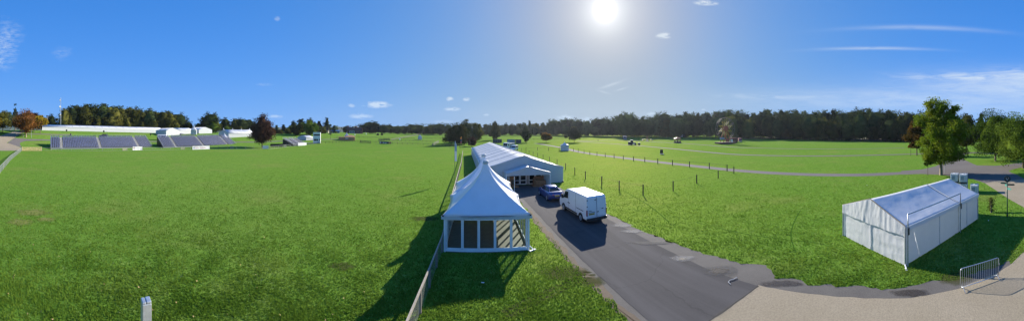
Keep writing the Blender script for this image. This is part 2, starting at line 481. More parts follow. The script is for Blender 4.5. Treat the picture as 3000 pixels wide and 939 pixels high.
# gravel margin along the yard edge
def offs(pts, a):
    return [(x*(1+a/math.hypot(x, y)), y*(1+a/math.hypot(x, y))) for x, y in pts]
edge = ya[1:12]
wid = [.9, 1.1, .8, .85, .75, .85, 1.0, .8, .8, .6, .4]
outer = [offs([p], w)[0] for p, w in zip(edge, wid)]
sheet('yard_margin', offs(edge, -.3)+outer[::-1], .008, GRAV, .28, .25, 5)
# wet hollows, dried silt and bare patches
PUD, _nt, _out = _nodes('muddy_water')
_b = N(_nt, 'ShaderNodeBsdfPrincipled'); _b.inputs['Base Color'].default_value = (.05, .042, .034, 1)
_b.inputs['Roughness'].default_value = .12; _nt.links.new(_b.outputs[0], _out.inputs[0])
def stain_material(name, c1, c2, rough=.9, fine=14., spec=.2, cover=.7):
    """ragged-edged stain: thins out by noise towards its rim (attribute 'fade')"""
    m, nt, out = _nodes(name)
    geo = N(nt, 'ShaderNodeNewGeometry').outputs['Position']
    at = N(nt, 'ShaderNodeAttribute'); at.attribute_name = 'fade'
    c = mixc(nt, ramp_n(nt, noise_n(nt, geo, fine, 5, .75), .3, .7), c1, c2)
    b = N(nt, 'ShaderNodeBsdfPrincipled'); nt.links.new(c, b.inputs['Base Color']); b.inputs['Roughness'].default_value = rough; b.inputs['Specular IOR Level'].default_value = spec
    f = math_n(nt, 'ADD', at.outputs['Fac'], math_n(nt, 'MULTIPLY', math_n(nt, 'SUBTRACT', noise_n(nt, geo, 1.9, 9, .72), .5), 2.6))
    f = math_n(nt, 'MULTIPLY', ramp_n(nt, f, .15, .95), cover)
    t = N(nt, 'ShaderNodeBsdfTransparent'); mx = N(nt, 'ShaderNodeMixShader'); nt.links.new(f, mx.inputs[0])
    nt.links.new(t.outputs[0], mx.inputs[1]); nt.links.new(b.outputs[0], mx.inputs[2]); nt.links.new(mx.outputs[0], out.inputs[0])
    return m
DUST = stain_material('pale_dried_silt', (.30, .29, .275), (.13, .125, .12))
GREYST = stain_material('grey_stain', (.13, .125, .12), (.07, .066, .062))
WET = stain_material('wet_ground', (.038, .031, .026), (.065, .054, .045), .45, 6, .3, .8)
SOIL = stain_material('thin_soil', (.10, .085, .04), (.05, .075, .018), .95, 9, .0)
DRYG = stain_material('dry_turf', (.30, .26, .11), (.13, .20, .03), .95, 9, .0)
def patch(name, px, py, rx, ry, dz, mat, jit=.12, seed=0, exc=False):
    cx, cy = P(px, py); e = math.atan2(cx, cy); vs = [(cx, cy, G(cx, cy)+dz)]; fd = [1.]; n = 22
    for r, f in ((.45, 1.), (.8, .62), (1.15, 0.)):
        for k in range(n):
            t = 2*math.pi*k/n; q = 1+.25*mnoise.noise(Vector((math.cos(t)*1.5, math.sin(t)*1.5, seed)))
            u, v = rx*r*q*math.cos(t), ry*r*q*math.sin(t)
            x, y = cx+u*math.cos(e)+v*math.sin(e), cy-u*math.sin(e)+v*math.cos(e); vs.append((x, y, G(x, y)+dz)); fd.append(f)
    fs = [(0, 1+k, 1+(k+1) % n) for k in range(n)]
    for r in (0, 1): fs += [(1+r*n+k, 1+(r+1)*n+k, 1+(r+1)*n+(k+1) % n, 1+r*n+(k+1) % n) for k in range(n)]
    me = bpy.data.meshes.new(name); me.from_pydata(vs, [], fs); me.materials.append(mat)
    a = me.attributes.new('fade', 'FLOAT', 'POINT'); a.data.foreach_set('value', fd)
    o = bpy.data.objects.new(name, me); COL.objects.link(o)
    return struct(o)
patch('silt_patch', 1998, 757, .75, .45, .024, DUST, 0, 11)
patch('puddle', 2001, 759, .26, .15, .030, WET, 0, 12)
patch('silt_patch', 2113, 793, 1.1, .6, .024, GREYST, 0, 13)
patch('puddle', 2108, 794, .55, .33, .030, WET, 0, 14)
patch('silt_patch', 1822, 660, .9, .5, .024, DUST, 0, 15)
patch('silt_patch', 1852, 678, .9, .35, .026, DUST, 0, 16)
patch('silt_patch', 1905, 712, 1.7, .3, .028, GREYST, 0, 27)
patch('wet_patch', 2290, 831, 1.1, .32, .024, WET, 0, 17)
patch('wet_patch', 2668, 858, 1.0, .3, .024, WET, 0, 18)
patch('bare_patch', 95, 622, 1.9, 1.0, .010, DRYG, 0, 19)
patch('bare_patch', 135, 642, 1.0, .6, .012, DRYG, 0, 20)
patch('bare_patch', 60, 650, 1.2, .8, .014, DRYG, 0, 21)
patch('bare_patch', 1725, 825, .9, .5, .012, SOIL, 0, 22)
patch('bare_patch', 1650, 800, 1.3, .8, .012, SOIL, 0, 24)
patch('bare_patch', 1000, 780, .8, .5, .012, SOIL, 0, 25)
patch('bare_patch', 1245, 640, 1.4, .7, .012, SOIL, 0, 28)
patch('bare_patch', 2800, 815, 1.0, .6, .022, SOIL, 0, 23)
# tyre tracks pressed in the soft grass by the road
for k, (a, b, n) in enumerate([((1735, 805), (1500, 925), 16), ((1722, 797), (1480, 912), 16)]):
    for q in range(n):
        t = q/(n-1); patch('tyre_rut', a[0]+(b[0]-a[0])*t, a[1]+(b[1]-a[1])*t, .26, .12, .012+.001*q, SOIL, 0, 60+q+20*k)
# junction and paths of the far right
jn = [(2640, 500), (2700, 496), (2740, 487), (2775, 470), (2792, 461), (2816, 461), (2832, 471), (2862, 484), (2920, 485), (3000, 475), (3060, 471), (3060, 485), (3000, 488), (2965, 496), (2955, 501), (2985, 515), (3010, 528), (3010, 536), (2884, 536), (2850, 524), (2790, 516), (2760, 512), (2700, 509), (2640, 511)]
sheet('junction', [P(*p) for p in jn], .014, TARM, .15, 1., 6, res=6)
strip('path', [(2660, 505.5), (2500, 512), (2300, 508), (2150, 498), (2000, 482), (1850, 465), (1700, 445), (1640, 431), (1570, 419)], 3.0, .010, TARM)
strip('path', [(2735, 449), (2640, 452), (2520, 455), (2300, 456), (2140, 451), (2020, 440), (1900, 429), (1800, 421), (1722, 415.5), (1690, 413)], 2.6, .03, TARM, seed=5)
strip('path', [(2650, 433), (2500, 435.5), (2300, 435), (2150, 431), (2060, 424), (1980, 418.5), (1900, 414.5), (1830, 411), (1795, 410)], 2.2, .03, TARM, seed=9)
strip('path', [(1690, 413.2), (1740, 412), (1800, 410)], 2.6, .03, TARM, seed=12)
strip('path', [(2790, 463), (2810, 452), (2850, 447), (2950, 452), (3040, 455)], 4.5, .03, TARM, seed=14)
# concrete road and side path at the far left
sheet('concrete_road', [P(*p) for p in [(-70, 441), (64, 441), (60, 431), (40, 424), (20, 418), (43, 403), (73, 385), (42, 385), (17, 392), (0, 398), (-70, 407)]], .03, CONC, .1, 2, 7, res=4)
sheet('side_path', [P(*p) for p in [(22, 418), (43, 403.5), (83, 407), (148, 409), (215, 410), (215, 413), (148, 412), (75, 412.5), (60, 417), (58, 422), (64, 431)]], .05, TARM, .1, 2, 8, res=4)
strip('path', [(215, 411.5), (300, 412), (440, 414), (690, 416), (770, 415), (850, 412), (940, 408.5), (990, 407)], 2.4, .04, TARM, seed=21)
strip('path', [(80, 392.5), (150, 393.5), (210, 394)], 2.0, .04, TARM, seed=22)
strip('path', [(1040, 391.5), (1090, 391), (1120, 392)], 3, .04, TARM, seed=23)

TRK = surf_material('pressed_turf', (.045, .105, .014), (.060, .125, .018), (.035, .085, .012), .95, 9, .5, .6, 0.)
strip('tyre_track', [(2040, 650), (2200, 688), (2400, 712), (2600, 768)], .09, .006, TRK, .03, 50)
strip('tyre_track', [(2345, 615), (2322, 660), (2318, 700), (2335, 745)], .10, .006, TRK, .03, 51)
strip('tyre_track', [(1830, 560), (1900, 600), (1960, 650)], .12, .006, TRK, .03, 52)
# ================================================================ tents
def wrinkle(x, y, z, amp, sc=1.0, seed=0):
    return amp*mnoise.noise(Vector((x*sc+seed, y*sc, z*sc)))

def roof_grid(mb, p00, p10, p11, p01, nu, nv, nrm, sag=0., amp=.02, seed=0, th=.03, mi=0):
    """slightly sagging, wrinkled cloth between four corners, with thickness"""
    p00, p10, p11, p01 = map(Vector, (p00, p10, p11, p01)); nrm = Vector(nrm).normalized()
    top = []
    for i in range(nu+1):
        for j in range(nv+1):
            u, v = i/nu, j/nv
            p = p00.lerp(p10, u).lerp(p01.lerp(p11, u), v)
            e = min(u, 1-u, v, 1-v)
            k = min(1, e*8)
            s = -sag*math.sin(math.pi*v) + k*wrinkle(p.x*1.0, p.y*1.0, p.z, amp, 1.3, seed)+k*wrinkle(p.x, p.y, p.z, amp*.5, 3.1, seed+9)
            top.append(p+nrm*s)
    n = len(top); vs = top+[p-nrm*th for p in top]; W = nv+1; fs = []
    for i in range(nu):
        for j in range(nv):
            a, b, c, d = i*W+j, (i+1)*W+j, (i+1)*W+j+1, i*W+j+1
            fs += [(a, b, c, d), (a+n, d+n, c+n, b+n)]
    for i in range(nu):
        fs += [(i*W, i*W+n, (i+1)*W+n, (i+1)*W), (i*W+nv, (i+1)*W+nv, (i+1)*W+nv+n, i*W+nv+n)]
    for j in range(nv):
        fs += [(j, j+1, j+1+n, j+n), (nu*W+j, nu*W+j+n, nu*W+j+1+n, nu*W+j+1)]
    mb.add(vs, fs, mi)

def frame_tent(name, label, loc, az, W, L, eave, ridge, bay, group=None, over=.12, cat='marquee', finials=False, window=0, plain=False, mats=None):
    """gable tent: local x across, y along its length (0..L) away from its front gable"""
    pv, wl = mats or (PVC, WALLP)
    t = thing(name, label, cat, loc, -az, group)
    h = W/2; run = math.hypot(h, ridge-eave)
    sl = (ridge-eave)/h
    for s in (-1, 1):
        mb = MB(); xo = s*(h+over); zo = eave-sl*over
        roof_grid(mb, (xo, -over, zo), (xo, L+over, zo), (s*.004, L+over, ridge), (s*.004, -over, ridge), max(4, int(L/1.2)) if not plain else 4, 6 if not plain else 2, (s*sl, 0, 1), .05 if not plain else 0, .02 if not plain else 0, loc[0])
        mb.box((xo+s*.005, L/2, zo-.13), (.02, L+2*over, .26))
        mb.build('roof', pv, t, True)
        w = MB(); w.box((s*h, L/2, eave/2-.02), (.05, L-.06, eave-.04)); w.build('side_wall', wl, t)
    for y, sg in ((0, -1), (L, 1)):
        g = MB(); g.loft([[(-h-.02, y-.025, .0), (h+.02, y-.025, 0), (h+.02, y-.025, eave-.03), (0, y-.025, ridge-.05), (-h-.02, y-.025, eave-.03)],
                          [(-h-.02, y+.025, .0), (h+.02, y+.025, 0), (h+.02, y+.025, eave-.03), (0, y+.025, ridge-.05), (-h-.02, y+.025, eave-.03)]])
        g.build('gable_wall', wl, t)
    k = max(1, round(L/bay))
    for i in range(k+1):
        y = L*i/k
        for s in (-1, 1):
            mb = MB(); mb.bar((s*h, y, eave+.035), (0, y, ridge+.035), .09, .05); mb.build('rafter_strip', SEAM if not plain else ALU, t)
            if not plain or i in (0, k):
                mb = MB(); mb.box((s*(h+.04), y, eave/2), (.08, .1, eave)); mb.build('upright', FRAMEW, t)
    if finials:
        for i in range(0, k+1, 2):
            mb = MB(); mb.lathe([(.5, -.3), (.32, .2), (.12, .75), (.03, 1.0)], (0, L*i/k, ridge), 8); mb.build('roof_peak', pv, t, True)
    return t

# --- the long marquee behind the peaked tents
AX = R_(-10.5)
ux, uy = math.cos(AX), -math.sin(AX)      # across
vx, vy = math.sin(AX), math.cos(AX)       # along
MC = (7.66-6*ux, 39.9-6*uy)
big = frame_tent('long_marquee', 'long white ridge marquee with porch, lying behind the pointed entrance tents', (MC[0], MC[1], 0), AX, 12, 50, 2.35, 4.2, 5)
# porch on its front gable (local coordinates: front is -y)
PX0, PX1, PY = -3.0, 3.15, -2.6
pe, pr = 2.05, 2.95; pc = (PX0+PX1)/2
for s, x in ((-1, PX0), (1, PX1)):
    mb = MB(); roof_grid(mb, (x+s*.1, PY-.1, pe-.03), (x+s*.1, 0, pe-.03), (pc+s*.004, 0, pr), (pc+s*.004, PY-.1, pr), 5, 5, (s*.4, 0, 1), .03, .02, 3+s)
    mb.build('porch_roof', PVC, big, True)
    mb = MB(); mb.box((x, PY/2, pe/2), (.05, -PY-.1, pe-.08)); mb.build('porch_side', WALLP, big)
    mb = MB(); mb.box((x, PY, pe/2), (.12, .12, pe)); mb.build('porch_post', FRAMEW, big)
mb = MB(); mb.loft([[(PX0, PY-.02, pe-.32), (PX1, PY-.02, pe-.32), (PX1, PY-.02, pe), (pc, PY-.02, pr-.03), (PX0, PY-.02, pe)], [(PX0, PY+.02, pe-.32), (PX1, PY+.02, pe-.32), (PX1, PY+.02, pe), (pc, PY+.02, pr-.03), (PX0, PY+.02, pe)]])
mb.build('porch_gable', WALLP, big)
mb = MB(); mb.box((.1, -.06, 1.0), (5.6, .05, 1.98)); mb.build('porch_back_wall', M('beige_lining', (.42, .36, .31), .7), big)
for i, x in enumerate((-2.35, -1.15, -.15, 1.15, 2.15)):
    mb = MB()
    for sx in (-.42, .42): mb.box((x+sx, -.11, 1.0), (.1, .06, 1.96))
    for z in (.08, 1.93, .62): mb.box((x, -.112, z), (.74, .06, .12))
    d = mb.build('door', FRAMEW, big)
    mb = MB(); mb.box((x, -.1, 1.0), (.72, .02, 1.8)); mb.build('pane', GLASSD, d)
mb = MB()
for x in (-6, 6):
    mb.box((x*1.012, .1, .09), (.3, .3, .18))
mb.build('base_plate', DKMET, big)
def at_big(x, y, z=0):
    return (MC[0]+x*ux+y*vx, MC[1]+x*uy+y*vy, z)
# brown wooden pieces standing in the porch
t = thing('wooden_counter', 'brown wooden counter with stepped base and rounded top, by the porch entrance post', 'counter', at_big(-2.05, -1.35, 0), -AX)
mb = MB(); mb.box((0, 0, .09), (1.8, 1.2, .18)); mb.build('plinth', WOODB, t, bevel=.02)
mb = MB(); mb.box((-.15, .15, .72), (1.2, .7, 1.08)); mb.build('cabinet', WOODB, t, bevel=.02)
mb = MB(); mb.exty([(-.65, 1.262)]+[(-.1+.55*math.cos(a), 1.262+.42*math.sin(a)) for a in np.linspace(math.pi, 0, 9)]+[(.45, 1.262)], -.18, .42); mb.build('arched_top', WOODB, t)
mb = MB(); mb.box((.1, -.205, .7), (.42, .02, .6)); mb.build('recess', WOODD, t)
t = thing('wooden_settle', 'low brown wooden box settle on a plinth under the porch, nearest the blue car', 'settle', at_big(1.75, -1.35, 0), -AX)
mb = MB(); mb.box((.1, -.1, .08), (2.0, 1.5, .16)); mb.build('plinth', WOODB, t, bevel=.02)
mb = MB(); mb.box((.25, -.1, .5), (1.5, .9, .66)); mb.build('box_front', WOODB, t, bevel=.06)
mb = MB(); mb.box((.25, .48, .72), (1.5, .14, 1.1)); mb.box((-.58, .1, .6), (.16, 1.0, .9)); mb.build('backrest', WOODB, t, bevel=.04)

# --- two pointed tents joined in line
ROOFP = M('peaked_roof_pvc', (.74, .77, .82), .28, 0, .04, 1.0, .3, 1.8, trans=.16)
def pagoda(name, label, loc, az, S, eave, peak, walls, floor=True, cat='pagoda tent', group=None, simple=False, flat=None):
    t = thing(name, label, cat, (*loc, G(*loc)), -az, group); h = S/2
    rings = []; K = 18 if not simple else 7; NS = 10 if not simple else 4
    for i in range(K+1):
        q = i/K; hw = (h+.14-.055*h)*(1-q)**1.85+.055*h; z = eave+(peak-eave)*q; r = []
        for side in range(4):
            for j in range(NS):
                s = -1+2*j/NS
                sagk = (1-.075*(1-s*s)*min(1, (1-q)*2.2)) if not simple else 1
                drop = -.10*(1-s*s)*(1-q)**6 if not simple else 0
                a, b = (s*hw, -hw*sagk) if True else 0
                ang = side*math.pi/2
                x, y = a*math.cos(ang)-b*math.sin(ang), a*math.sin(ang)+b*math.cos(ang)
                w = 0 if simple else wrinkle(x, y, z, .025, 2.4, loc[0])*(1-abs(s)**6)
                r.append((x*(1+w/ max(hw, .3)), y*(1+w/max(hw, .3)), z+drop+w*.4))
        rings.append(r)
    mb = MB(); mb.loft(rings, True)
    rf = mb.build('roof', ROOFP if not simple else PVC, t, True)
    mb = MB(); mb.lathe([(.20*h/2.75+.02, -.16), (.165*h/2.75+.02, .05), (.15*h/2.75+.01, .07)], (0, 0, peak), 14); mb.build('peak_cap', PVC, rf, True)
    # scalloped valance
    for side in range(4):
        ang = side*math.pi/2; mb = MB(); vs = []
        n = 16 if not simple else 2
        for j in range(n+1):
            s = -1+2*j/n; x0 = s*(h+.15); zt = eave-.10*(1-s*s)*(0 if simple else 1); zb = eave-.2-(.10*(1-s*s) if not simple else 0)
            for yy in (-(h+.15)*(1-.0), -(h+.13)):
                y0 = yy*(1-.075*(1-s*s)) if not simple else yy
                for z in (zt, zb): vs.append((x0*math.cos(ang)-y0*math.sin(ang), x0*math.sin(ang)+y0*math.cos(ang), z))
        fs = []
        for j in range(n):
            a = 4*j; b = a+4
            fs += [(a, b, b+1, a+1), (a+2, a+3, b+3, b+2), (a, a+2, b+2, b), (a+1, b+1, b+3, a+3)]
        mb.add(vs, fs); mb.build('valance', PVC, t)
    for sx in (-1, 1):
        for sy in (-1, 1):
            mb = MB(); mb.box((sx*(h-.06), sy*(h-.06), eave/2), (.13 if not simple else .09,)*2+(eave,)); mb.build('corner_post', FRAMEW, t)
    if floor:
        mb = MB(); mb.box((0, 0, .05), (S-.16, S-.02, .1)); mb.build('floor', M('boarded_floor', (.24, .19, .145), .6, 0, .15, 2, .1), t)
    for side, kind in enumerate(walls):     # 0 front, 1 right, 2 back, 3 left
        ang = side*math.pi/2
        rot = Matrix.Rotation(ang, 4, 'Z')
        if kind == 'glass':
            n = 5; pw = (S-.3)/n
            b = MB(); b.box((0, -h+.05, .12), (S-.26, .1, .14)); b.box((0, -h+.05, eave-.12), (S-.26, .1, .16))
            o = b.build('glazing_rail', FRAMEW, t); o.rotation_euler[2] = ang
            for i in range(n):
                x = -S/2+.15+pw*(i+.5); fm = MB(); w = .075
                for sx in (-1, 1): fm.box((x+sx*(pw/2-w/2-.006), -h+.05, (eave)/2), (w, .07, eave-.44))
                for z in (.19+w/2, eave-.2-w/2): fm.box((x, -h+.05, z), (pw-2*w-.014, .066, w))
                o = fm.build('glass_panel', FRAMEW, t); o.rotation_euler[2] = ang
                g = MB(); g.box((x, -h+.05, eave/2), (pw-2*w, .012, eave-.55)); g.build('pane', GLASS, o)
        elif kind == 'dark':
            b = MB(); b.box((0, -h+.04, eave/2), (S-.26, .05, eave-.05)); o = b.build('back_wall', WALLP, t); o.rotation_euler[2] = ang
            b = MB(); b.box((0, -h+.09, eave/2), (S-.3, .04, eave-.1)); o = b.build('added_dark_sheet', M('dark_sheet_brown', (.085, .065, .055), .9, 0, .2), t); o.rotation_euler[2] = ang  # brown sheet added so the backlit rear wall stays dark inside
        elif kind == 'pvc':
            b = MB(); b.box((0, -h+.03, eave/2), (S-.14, .04, eave-.06)); o = b.build('side_wall', WALLP, t); o.rotation_euler[2] = ang
    return t
PA = R_(-7.5); pu = (math.cos(PA), -math.sin(PA)); pvv = (math.sin(PA), math.cos(PA))
FL = (-4.32, 16.5); S = 5.5
c1 = (FL[0]+S/2*pu[0]+S/2*pvv[0], FL[1]+S/2*pu[1]+S/2*pvv[1])
c2 = (c1[0]+(S+.02)*pvv[0], c1[1]+(S+.02)*pvv[1])
pg = pagoda('glazed_pagoda_tent', 'white pointed tent with glazed front, in front of an equally pointed tent', c1, PA, S, 2.33, 5.5, ('glass', 'glass', None, 'glass'))
mb = MB(); mb.box((2.95, -2.8, .03), (.5, .12, .05), .5); mb.bar((2.75, -2.75, .3), (3.05, -2.85, .05), .05); mb.build('anchor_foot', FRAMEW, pg)
for x in (-2.75, 2.75):
    mb = MB(); mb.bar((x, -2.75, 2.3), (x*1.02, -2.9, 2.35), .1); mb.build('eave_bracket', DKMET, pg)
pagoda('joined_pagoda_tent', 'white pointed tent joined behind the glazed one, nearer the long marquee', c2, PA, S, 2.33, 5.5, (None, 'glass', 'dark', 'pvc'))
# slim white poles between the pointed tents and the porch
for (px, py, h, lb) in ((1507, 569, 2.12, 'slim white pole nearest the glazed tents and the road edge'), (1491, 553, 1.75, 'slim white pole second from the road edge, before the porch post'),
                        (1480, 548, 1.7, 'slim white pole third from the road edge, left of the porch'), (1463, 546, 1.6, 'slim white pole farthest from the road, half hidden by tent roof')):
    p = P3(px, py); mb = MB(); mb.tube([(0, 0, 0), (.0, 0, h)], .035, 8); mb.lathe([(.05, 0), (.045, .04), (.01, .06)], (0, 0, h), 8)
    o = mb.build('white_pole', FRAMEW); o.location = p; tag(o, lb, 'pole', 'white poles by the porch')

# --- the low white frame tent on the right, 6 x 9 m
TL, TN, TF = Vector((18.20, 6.60)), Vector((15.24, 1.42)), Vector((22.75, -4.15))
TW = 5.97; ey = Vector((.815, -.58)).normalized(); ex = Vector((ey.y, -ey.x)); TL = TN-ex*TW
TLn = 9.6
rt = thing('frame_tent', 'low white frame tent with closed wrinkled walls beside the concrete yard', 'tent', (*((TL+TN)/2), 0), math.atan2(ex.y, ex.x))
h = TW/2; ev, rg = 2.28, 3.32; sl = (rg-ev)/h
for s in (-1, 1):
    for k, (y0, y1) in enumerate(((-.06, 6.2), (6.2, TLn+.06))):
        mb = MB(); roof_grid(mb, (s*(h+.1), y0, ev-.03), (s*(h+.1), y1, ev-.03), (s*.003, y1, rg), (s*.003, y0, rg), 30 if k == 0 else 14, 18, (s*sl, 0, 1), .06, .022, 11*s+k)
        # hanging edge
        vs = []; n = 24
        for j in range(n+1):
            y = y0+(y1-y0)*j/n
            vs += [(s*(h+.11), y, ev-.02), (s*(h+.125+.015*math.sin(y*5)), y, ev-.27+.02*math.sin(y*3.1))]
        mb.add(vs, [(2*j, 2*j+1, 2*j+3, 2*j+2) for j in range(n)])
        mb.build('roof_sheet', PVCW, rt, True)
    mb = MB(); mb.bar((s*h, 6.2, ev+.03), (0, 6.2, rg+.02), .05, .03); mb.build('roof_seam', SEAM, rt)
    mb = MB(); mb.bar((s*(h+.04), -.07, ev+.02), (0, -.07, rg+.02), .06, .04); mb.build('gable_seam', M('tan_webbing', (.30, .25, .19), .8), rt)
def cloth_wall(mb, p0, p1, z0f, z1f, nu, nv, amp, seed, foldsc=1.):
    p0, p1 = Vector(p0), Vector(p1); d = (p1-p0); nr = Vector((-d.y, d.x, 0)).normalized(); vs = []
    for i in range(nu+1):
        for j in range(nv+1):
            u, v = i/nu, j/nv; p = p0.lerp(p1, u); z = z0f(u)+(z1f(u)-z0f(u))*v
            k = wrinkle(p.x*.9, p.y*.9, z*2.6*foldsc, amp*.45, 1., seed)+wrinkle(p.x*4.5, p.y*4.5, z*1.3, amp*.4, 1., seed+4)+wrinkle(p.x*9, p.y*9, z*3.5, amp*.16, 1., seed+8)
            vs.append((p.x+nr.x*k, p.y+nr.y*k, z))
    W = nv+1
    mb.add(vs, [(i*W+j, (i+1)*W+j, (i+1)*W+j+1, i*W+j+1) for i in range(nu) for j in range(nv)])
# gable: wrinkled upper flap over two lower curtains
mb = MB()
gz = lambda u: ev+(rg-ev)*(1-abs(2*u-1))-.02
cloth_wall(mb, (-h-.04, -.10, 0), (h+.04, -.10, 0), lambda u: 1.70+.02*math.sin(u*23), gz, 90, 12, .07, 3, .25)
mb.build('gable_flap', PVCW, rt, True)
for k, (x0, x1) in enumerate(((-h, -.01), (.01, h))):
    mb = MB(); cloth_wall(mb, (x0, -.02, 0), (x1, -.02, 0), lambda u: .02, lambda u: 1.9, 30, 30, .04, 20+k); mb.build('gable_curtain', PVCW, rt, True)
mb = MB(); mb.tube([(0, -.05, .1), (.02, -.06, 1.0), (-.01, -.05, 1.75)], .03, 6); mb.build('lacing', WALLP, rt)
mb = MB(); cloth_wall(mb, (-h, TLn, 0), (h, TLn, 0), lambda u: .02, gz, 24, 12, .05, 31); mb.build('rear_wall', PVCW, rt, True)
ys = (0.0, 3.55, 6.2, 7.55, TLn)
for s in (-1, 1):
    for a, b in zip(ys[:-1], ys[1:]):
        mb = MB(); cloth_wall(mb, (s*h, a-.02, 0), (s*h, b+.02, 0), lambda u: .02, lambda u: ev-.03, 16, 12, .035, 40+a+s); mb.build('side_wall', WALLP, rt, True)
    for y in ys[1:-1]:
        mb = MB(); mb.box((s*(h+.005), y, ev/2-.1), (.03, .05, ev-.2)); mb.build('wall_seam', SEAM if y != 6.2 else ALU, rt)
    for y in (-.03, TLn):
        mb = MB(); mb.tube([(s*(h+.03), y-.03, 0), (s*(h+.03), y-.03, ev-.1)], .05, 8); mb.build('corner_post', GALV, rt)
mb = MB(); mb.tube([(-.3, 0, 0), (0, 0, rg-.1)], .02, 6)
# raised metal rail above the long side
xr = h+.16
rail = MB(); rail.tube([(xr, .02, ev-.25), (xr, .02, 2.98), (xr, 6.2, 2.98), (xr, 6.2, ev-.25)], .042, 8); rail.build('eave_rail', GALV, rt, True)
mb = MB(); mb.tube([(xr, 6.2, 0), (xr, 6.2, ev)], .035, 8); mb.tube([(xr, .02, 0), (xr, .02, ev)], .045, 8); mb.build('rail_upright', GALV, rt)
mb = MB(); mb.bar((h+.05, -.1, .12), (h+.35, -.32, .02), .06); mb.box((h+.3, -.3, .015), (.3, .1, .03), -.6); mb.build('anchor_foot', FRAMEW, rt)
for y in (.05, 6.25):
    mb = MB(); mb.box((xr+.02, y, ev-.28), (.08, .12, .4)); mb.build('ratchet_strap', DKMET, rt)

# --- crowd barrier on the yard
b0, b1 = Vector(P(2814, 853)), Vector(P(2926, 814)); d = b1-b0; L = d.length
cb = thing('crowd_barrier', 'galvanised crowd barrier with vertical bars on the concrete yard edge', 'barrier', (*b0, .016), math.atan2(d.y, d.x))
mb = MB(); r = .11; zt, zb = 1.08, .16
arc = lambda cx, cz, a0, a1: [(cx+r*math.cos(a), 0, cz+r*math.sin(a)) for a in np.linspace(a0, a1, 5)]
mb.tube([(0, 0, zb)] + arc(r, zt-r, math.pi, math.pi/2) + arc(L-r, zt-r, math.pi/2, 0) + [(L, 0, zb)], .02, 8); mb.build('outer_tube', GALV, cb, True)
mb = MB(); mb.tube([(0, 0, zb), (L, 0, zb)], .018, 8); mb.build('bottom_rail', GALV, cb, True)
for i in range(1, 20):
    mb = MB(); mb.tube([(L*i/20, 0, zb), (L*i/20, 0, zt)], .0085, 5); mb.build('upright_bar', GALV, cb)
for x in (.12, L-.12):
    mb = MB(); mb.tube([(x, -.3, .02), (x, -.05, .17), (x, .05, .17), (x, .3, .02)], .016, 6); mb.build('foot', GALV, cb, True)
mb = MB(); mb.tube([(L, 0, .75), (L+.06, 0, .75), (L+.06, 0, .65)], .01, 5); mb.tube([(L, 0, .35), (L+.06, 0, .35)], .01, 5); mb.build('hook', GALV, cb)

# --- green finger post with the V disc
p = P3(2951, 634)
fp = thing('direction_post', 'dark green finger post topped by a round V sign behind the frame tent', 'signpost', p, R_(-105))
GREEN = M('dark_green_paint', (.006, .05, .035), .45, .1, .1); TEAL = M('teal_paint', (.03, .22, .18), .45, 0, .1)
mb = MB(); mb.tube([(0, 0, 0), (0, 0, 3.2)], .05, 10); mb.lathe([(.09, 0), (.07, .25), (.05, .3)], (0, 0, 0), 10); mb.build('post', GREEN, fp, True)
mb = MB(); mb.disc((0, 0, 3.42), .3, (0, 1, 0), .06, 24); ds = mb.build('disc', M('blackish_green', (.008, .03, .035), .5), fp)
mb = MB(); mb.bar((-.12, -.036, 3.55), (0, -.036, 3.29), .055, .012); mb.bar((.12, -.036, 3.55), (0, -.036, 3.29), .055, .012); mb.build('letter_v', M('sign_white', (.8, .8, .8), .5), ds)
for z, a, ln, mt in ((3.02, 2.9, .55, GREEN), (2.9, -.1, .6, GREEN), (2.8, 2.0, .4, TEAL), (2.55, -.9, .45, TEAL)):
    mb = MB(); mb.prism([(0, -.012), (ln, -.012), (ln, .012), (0, .012)], -.07, .07); mb.add([(ln, -.012, -.07), (ln+.1, 0, 0), (ln, -.012, .07), (ln, .012, -.07), (ln, .012, .07)], [(0, 1, 2), (3, 4, 1), (0, 3, 1), (2, 1, 4)])
    o = mb.build('finger_arm', mt, fp); o.location = (0, 0, z); o.rotation_euler[2] = a

# --- caged water tanks
def ibc(label, loc, rz):
    t = thing('caged_water_tank', label, 'tank', loc, rz, 'caged tanks behind the frame tent')
    w, l, hh = 1.0, 1.2, 1.16
    mb = MB(); 
    for y in (-.5, 0, .5):
        mb.box((0, y, .06), (w, .12, .12))
    mb.box((0, 0, .135), (w, l, .03)); mb.build('pallet', DKMET, t)
    mb = MB(); mb.box((0, 0, .62), (w-.06, l-.06, .92)); mb.lathe([(.14, 0), (.14, .06), (.05, .07)], (0, 0, 1.08), 12)
    mb.build('plastic_tank', M('milky_plastic', (.62, .66, .70), .35, 0, .06, 3, trans=.15), t, bevel=.06)
    mb = MB()
    for z in (.16, .38, .6, .82, 1.04, 1.13):
        for y in (-l/2, l/2): mb.tube([(-w/2, y, z), (w/2, y, z)], .012, 4)
        for x in (-w/2, w/2): mb.tube([(x, -l/2, z), (x, l/2, z)], .012, 4)
    for k in range(5):
        x = -w/2+w*k/4; y = -l/2+l*k/4
        for s in (-1, 1): mb.tube([(x, s*l/2, .14), (x, s*l/2, 1.13)], .012, 4); mb.tube([(s*w/2, y, .14), (s*w/2, y, 1.13)], .012, 4)
    for x in (-.25, .25): mb.tube([(x, -l/2, 1.135), (x, l/2, 1.135)], .014, 4)
    mb.build('cage', GALV, t)
    mb = MB(); mb.box((-.1, -l/2-.012, .65), (.4, .01, .45)); mb.build('label_plate', M('grey_plate', (.25, .29, .32), .5), t)
    return t
e = R_(-103)
q1, q2, q3 = PD(2797, 34.6), PD(2823, 34.2), PD(2855, 33.2)
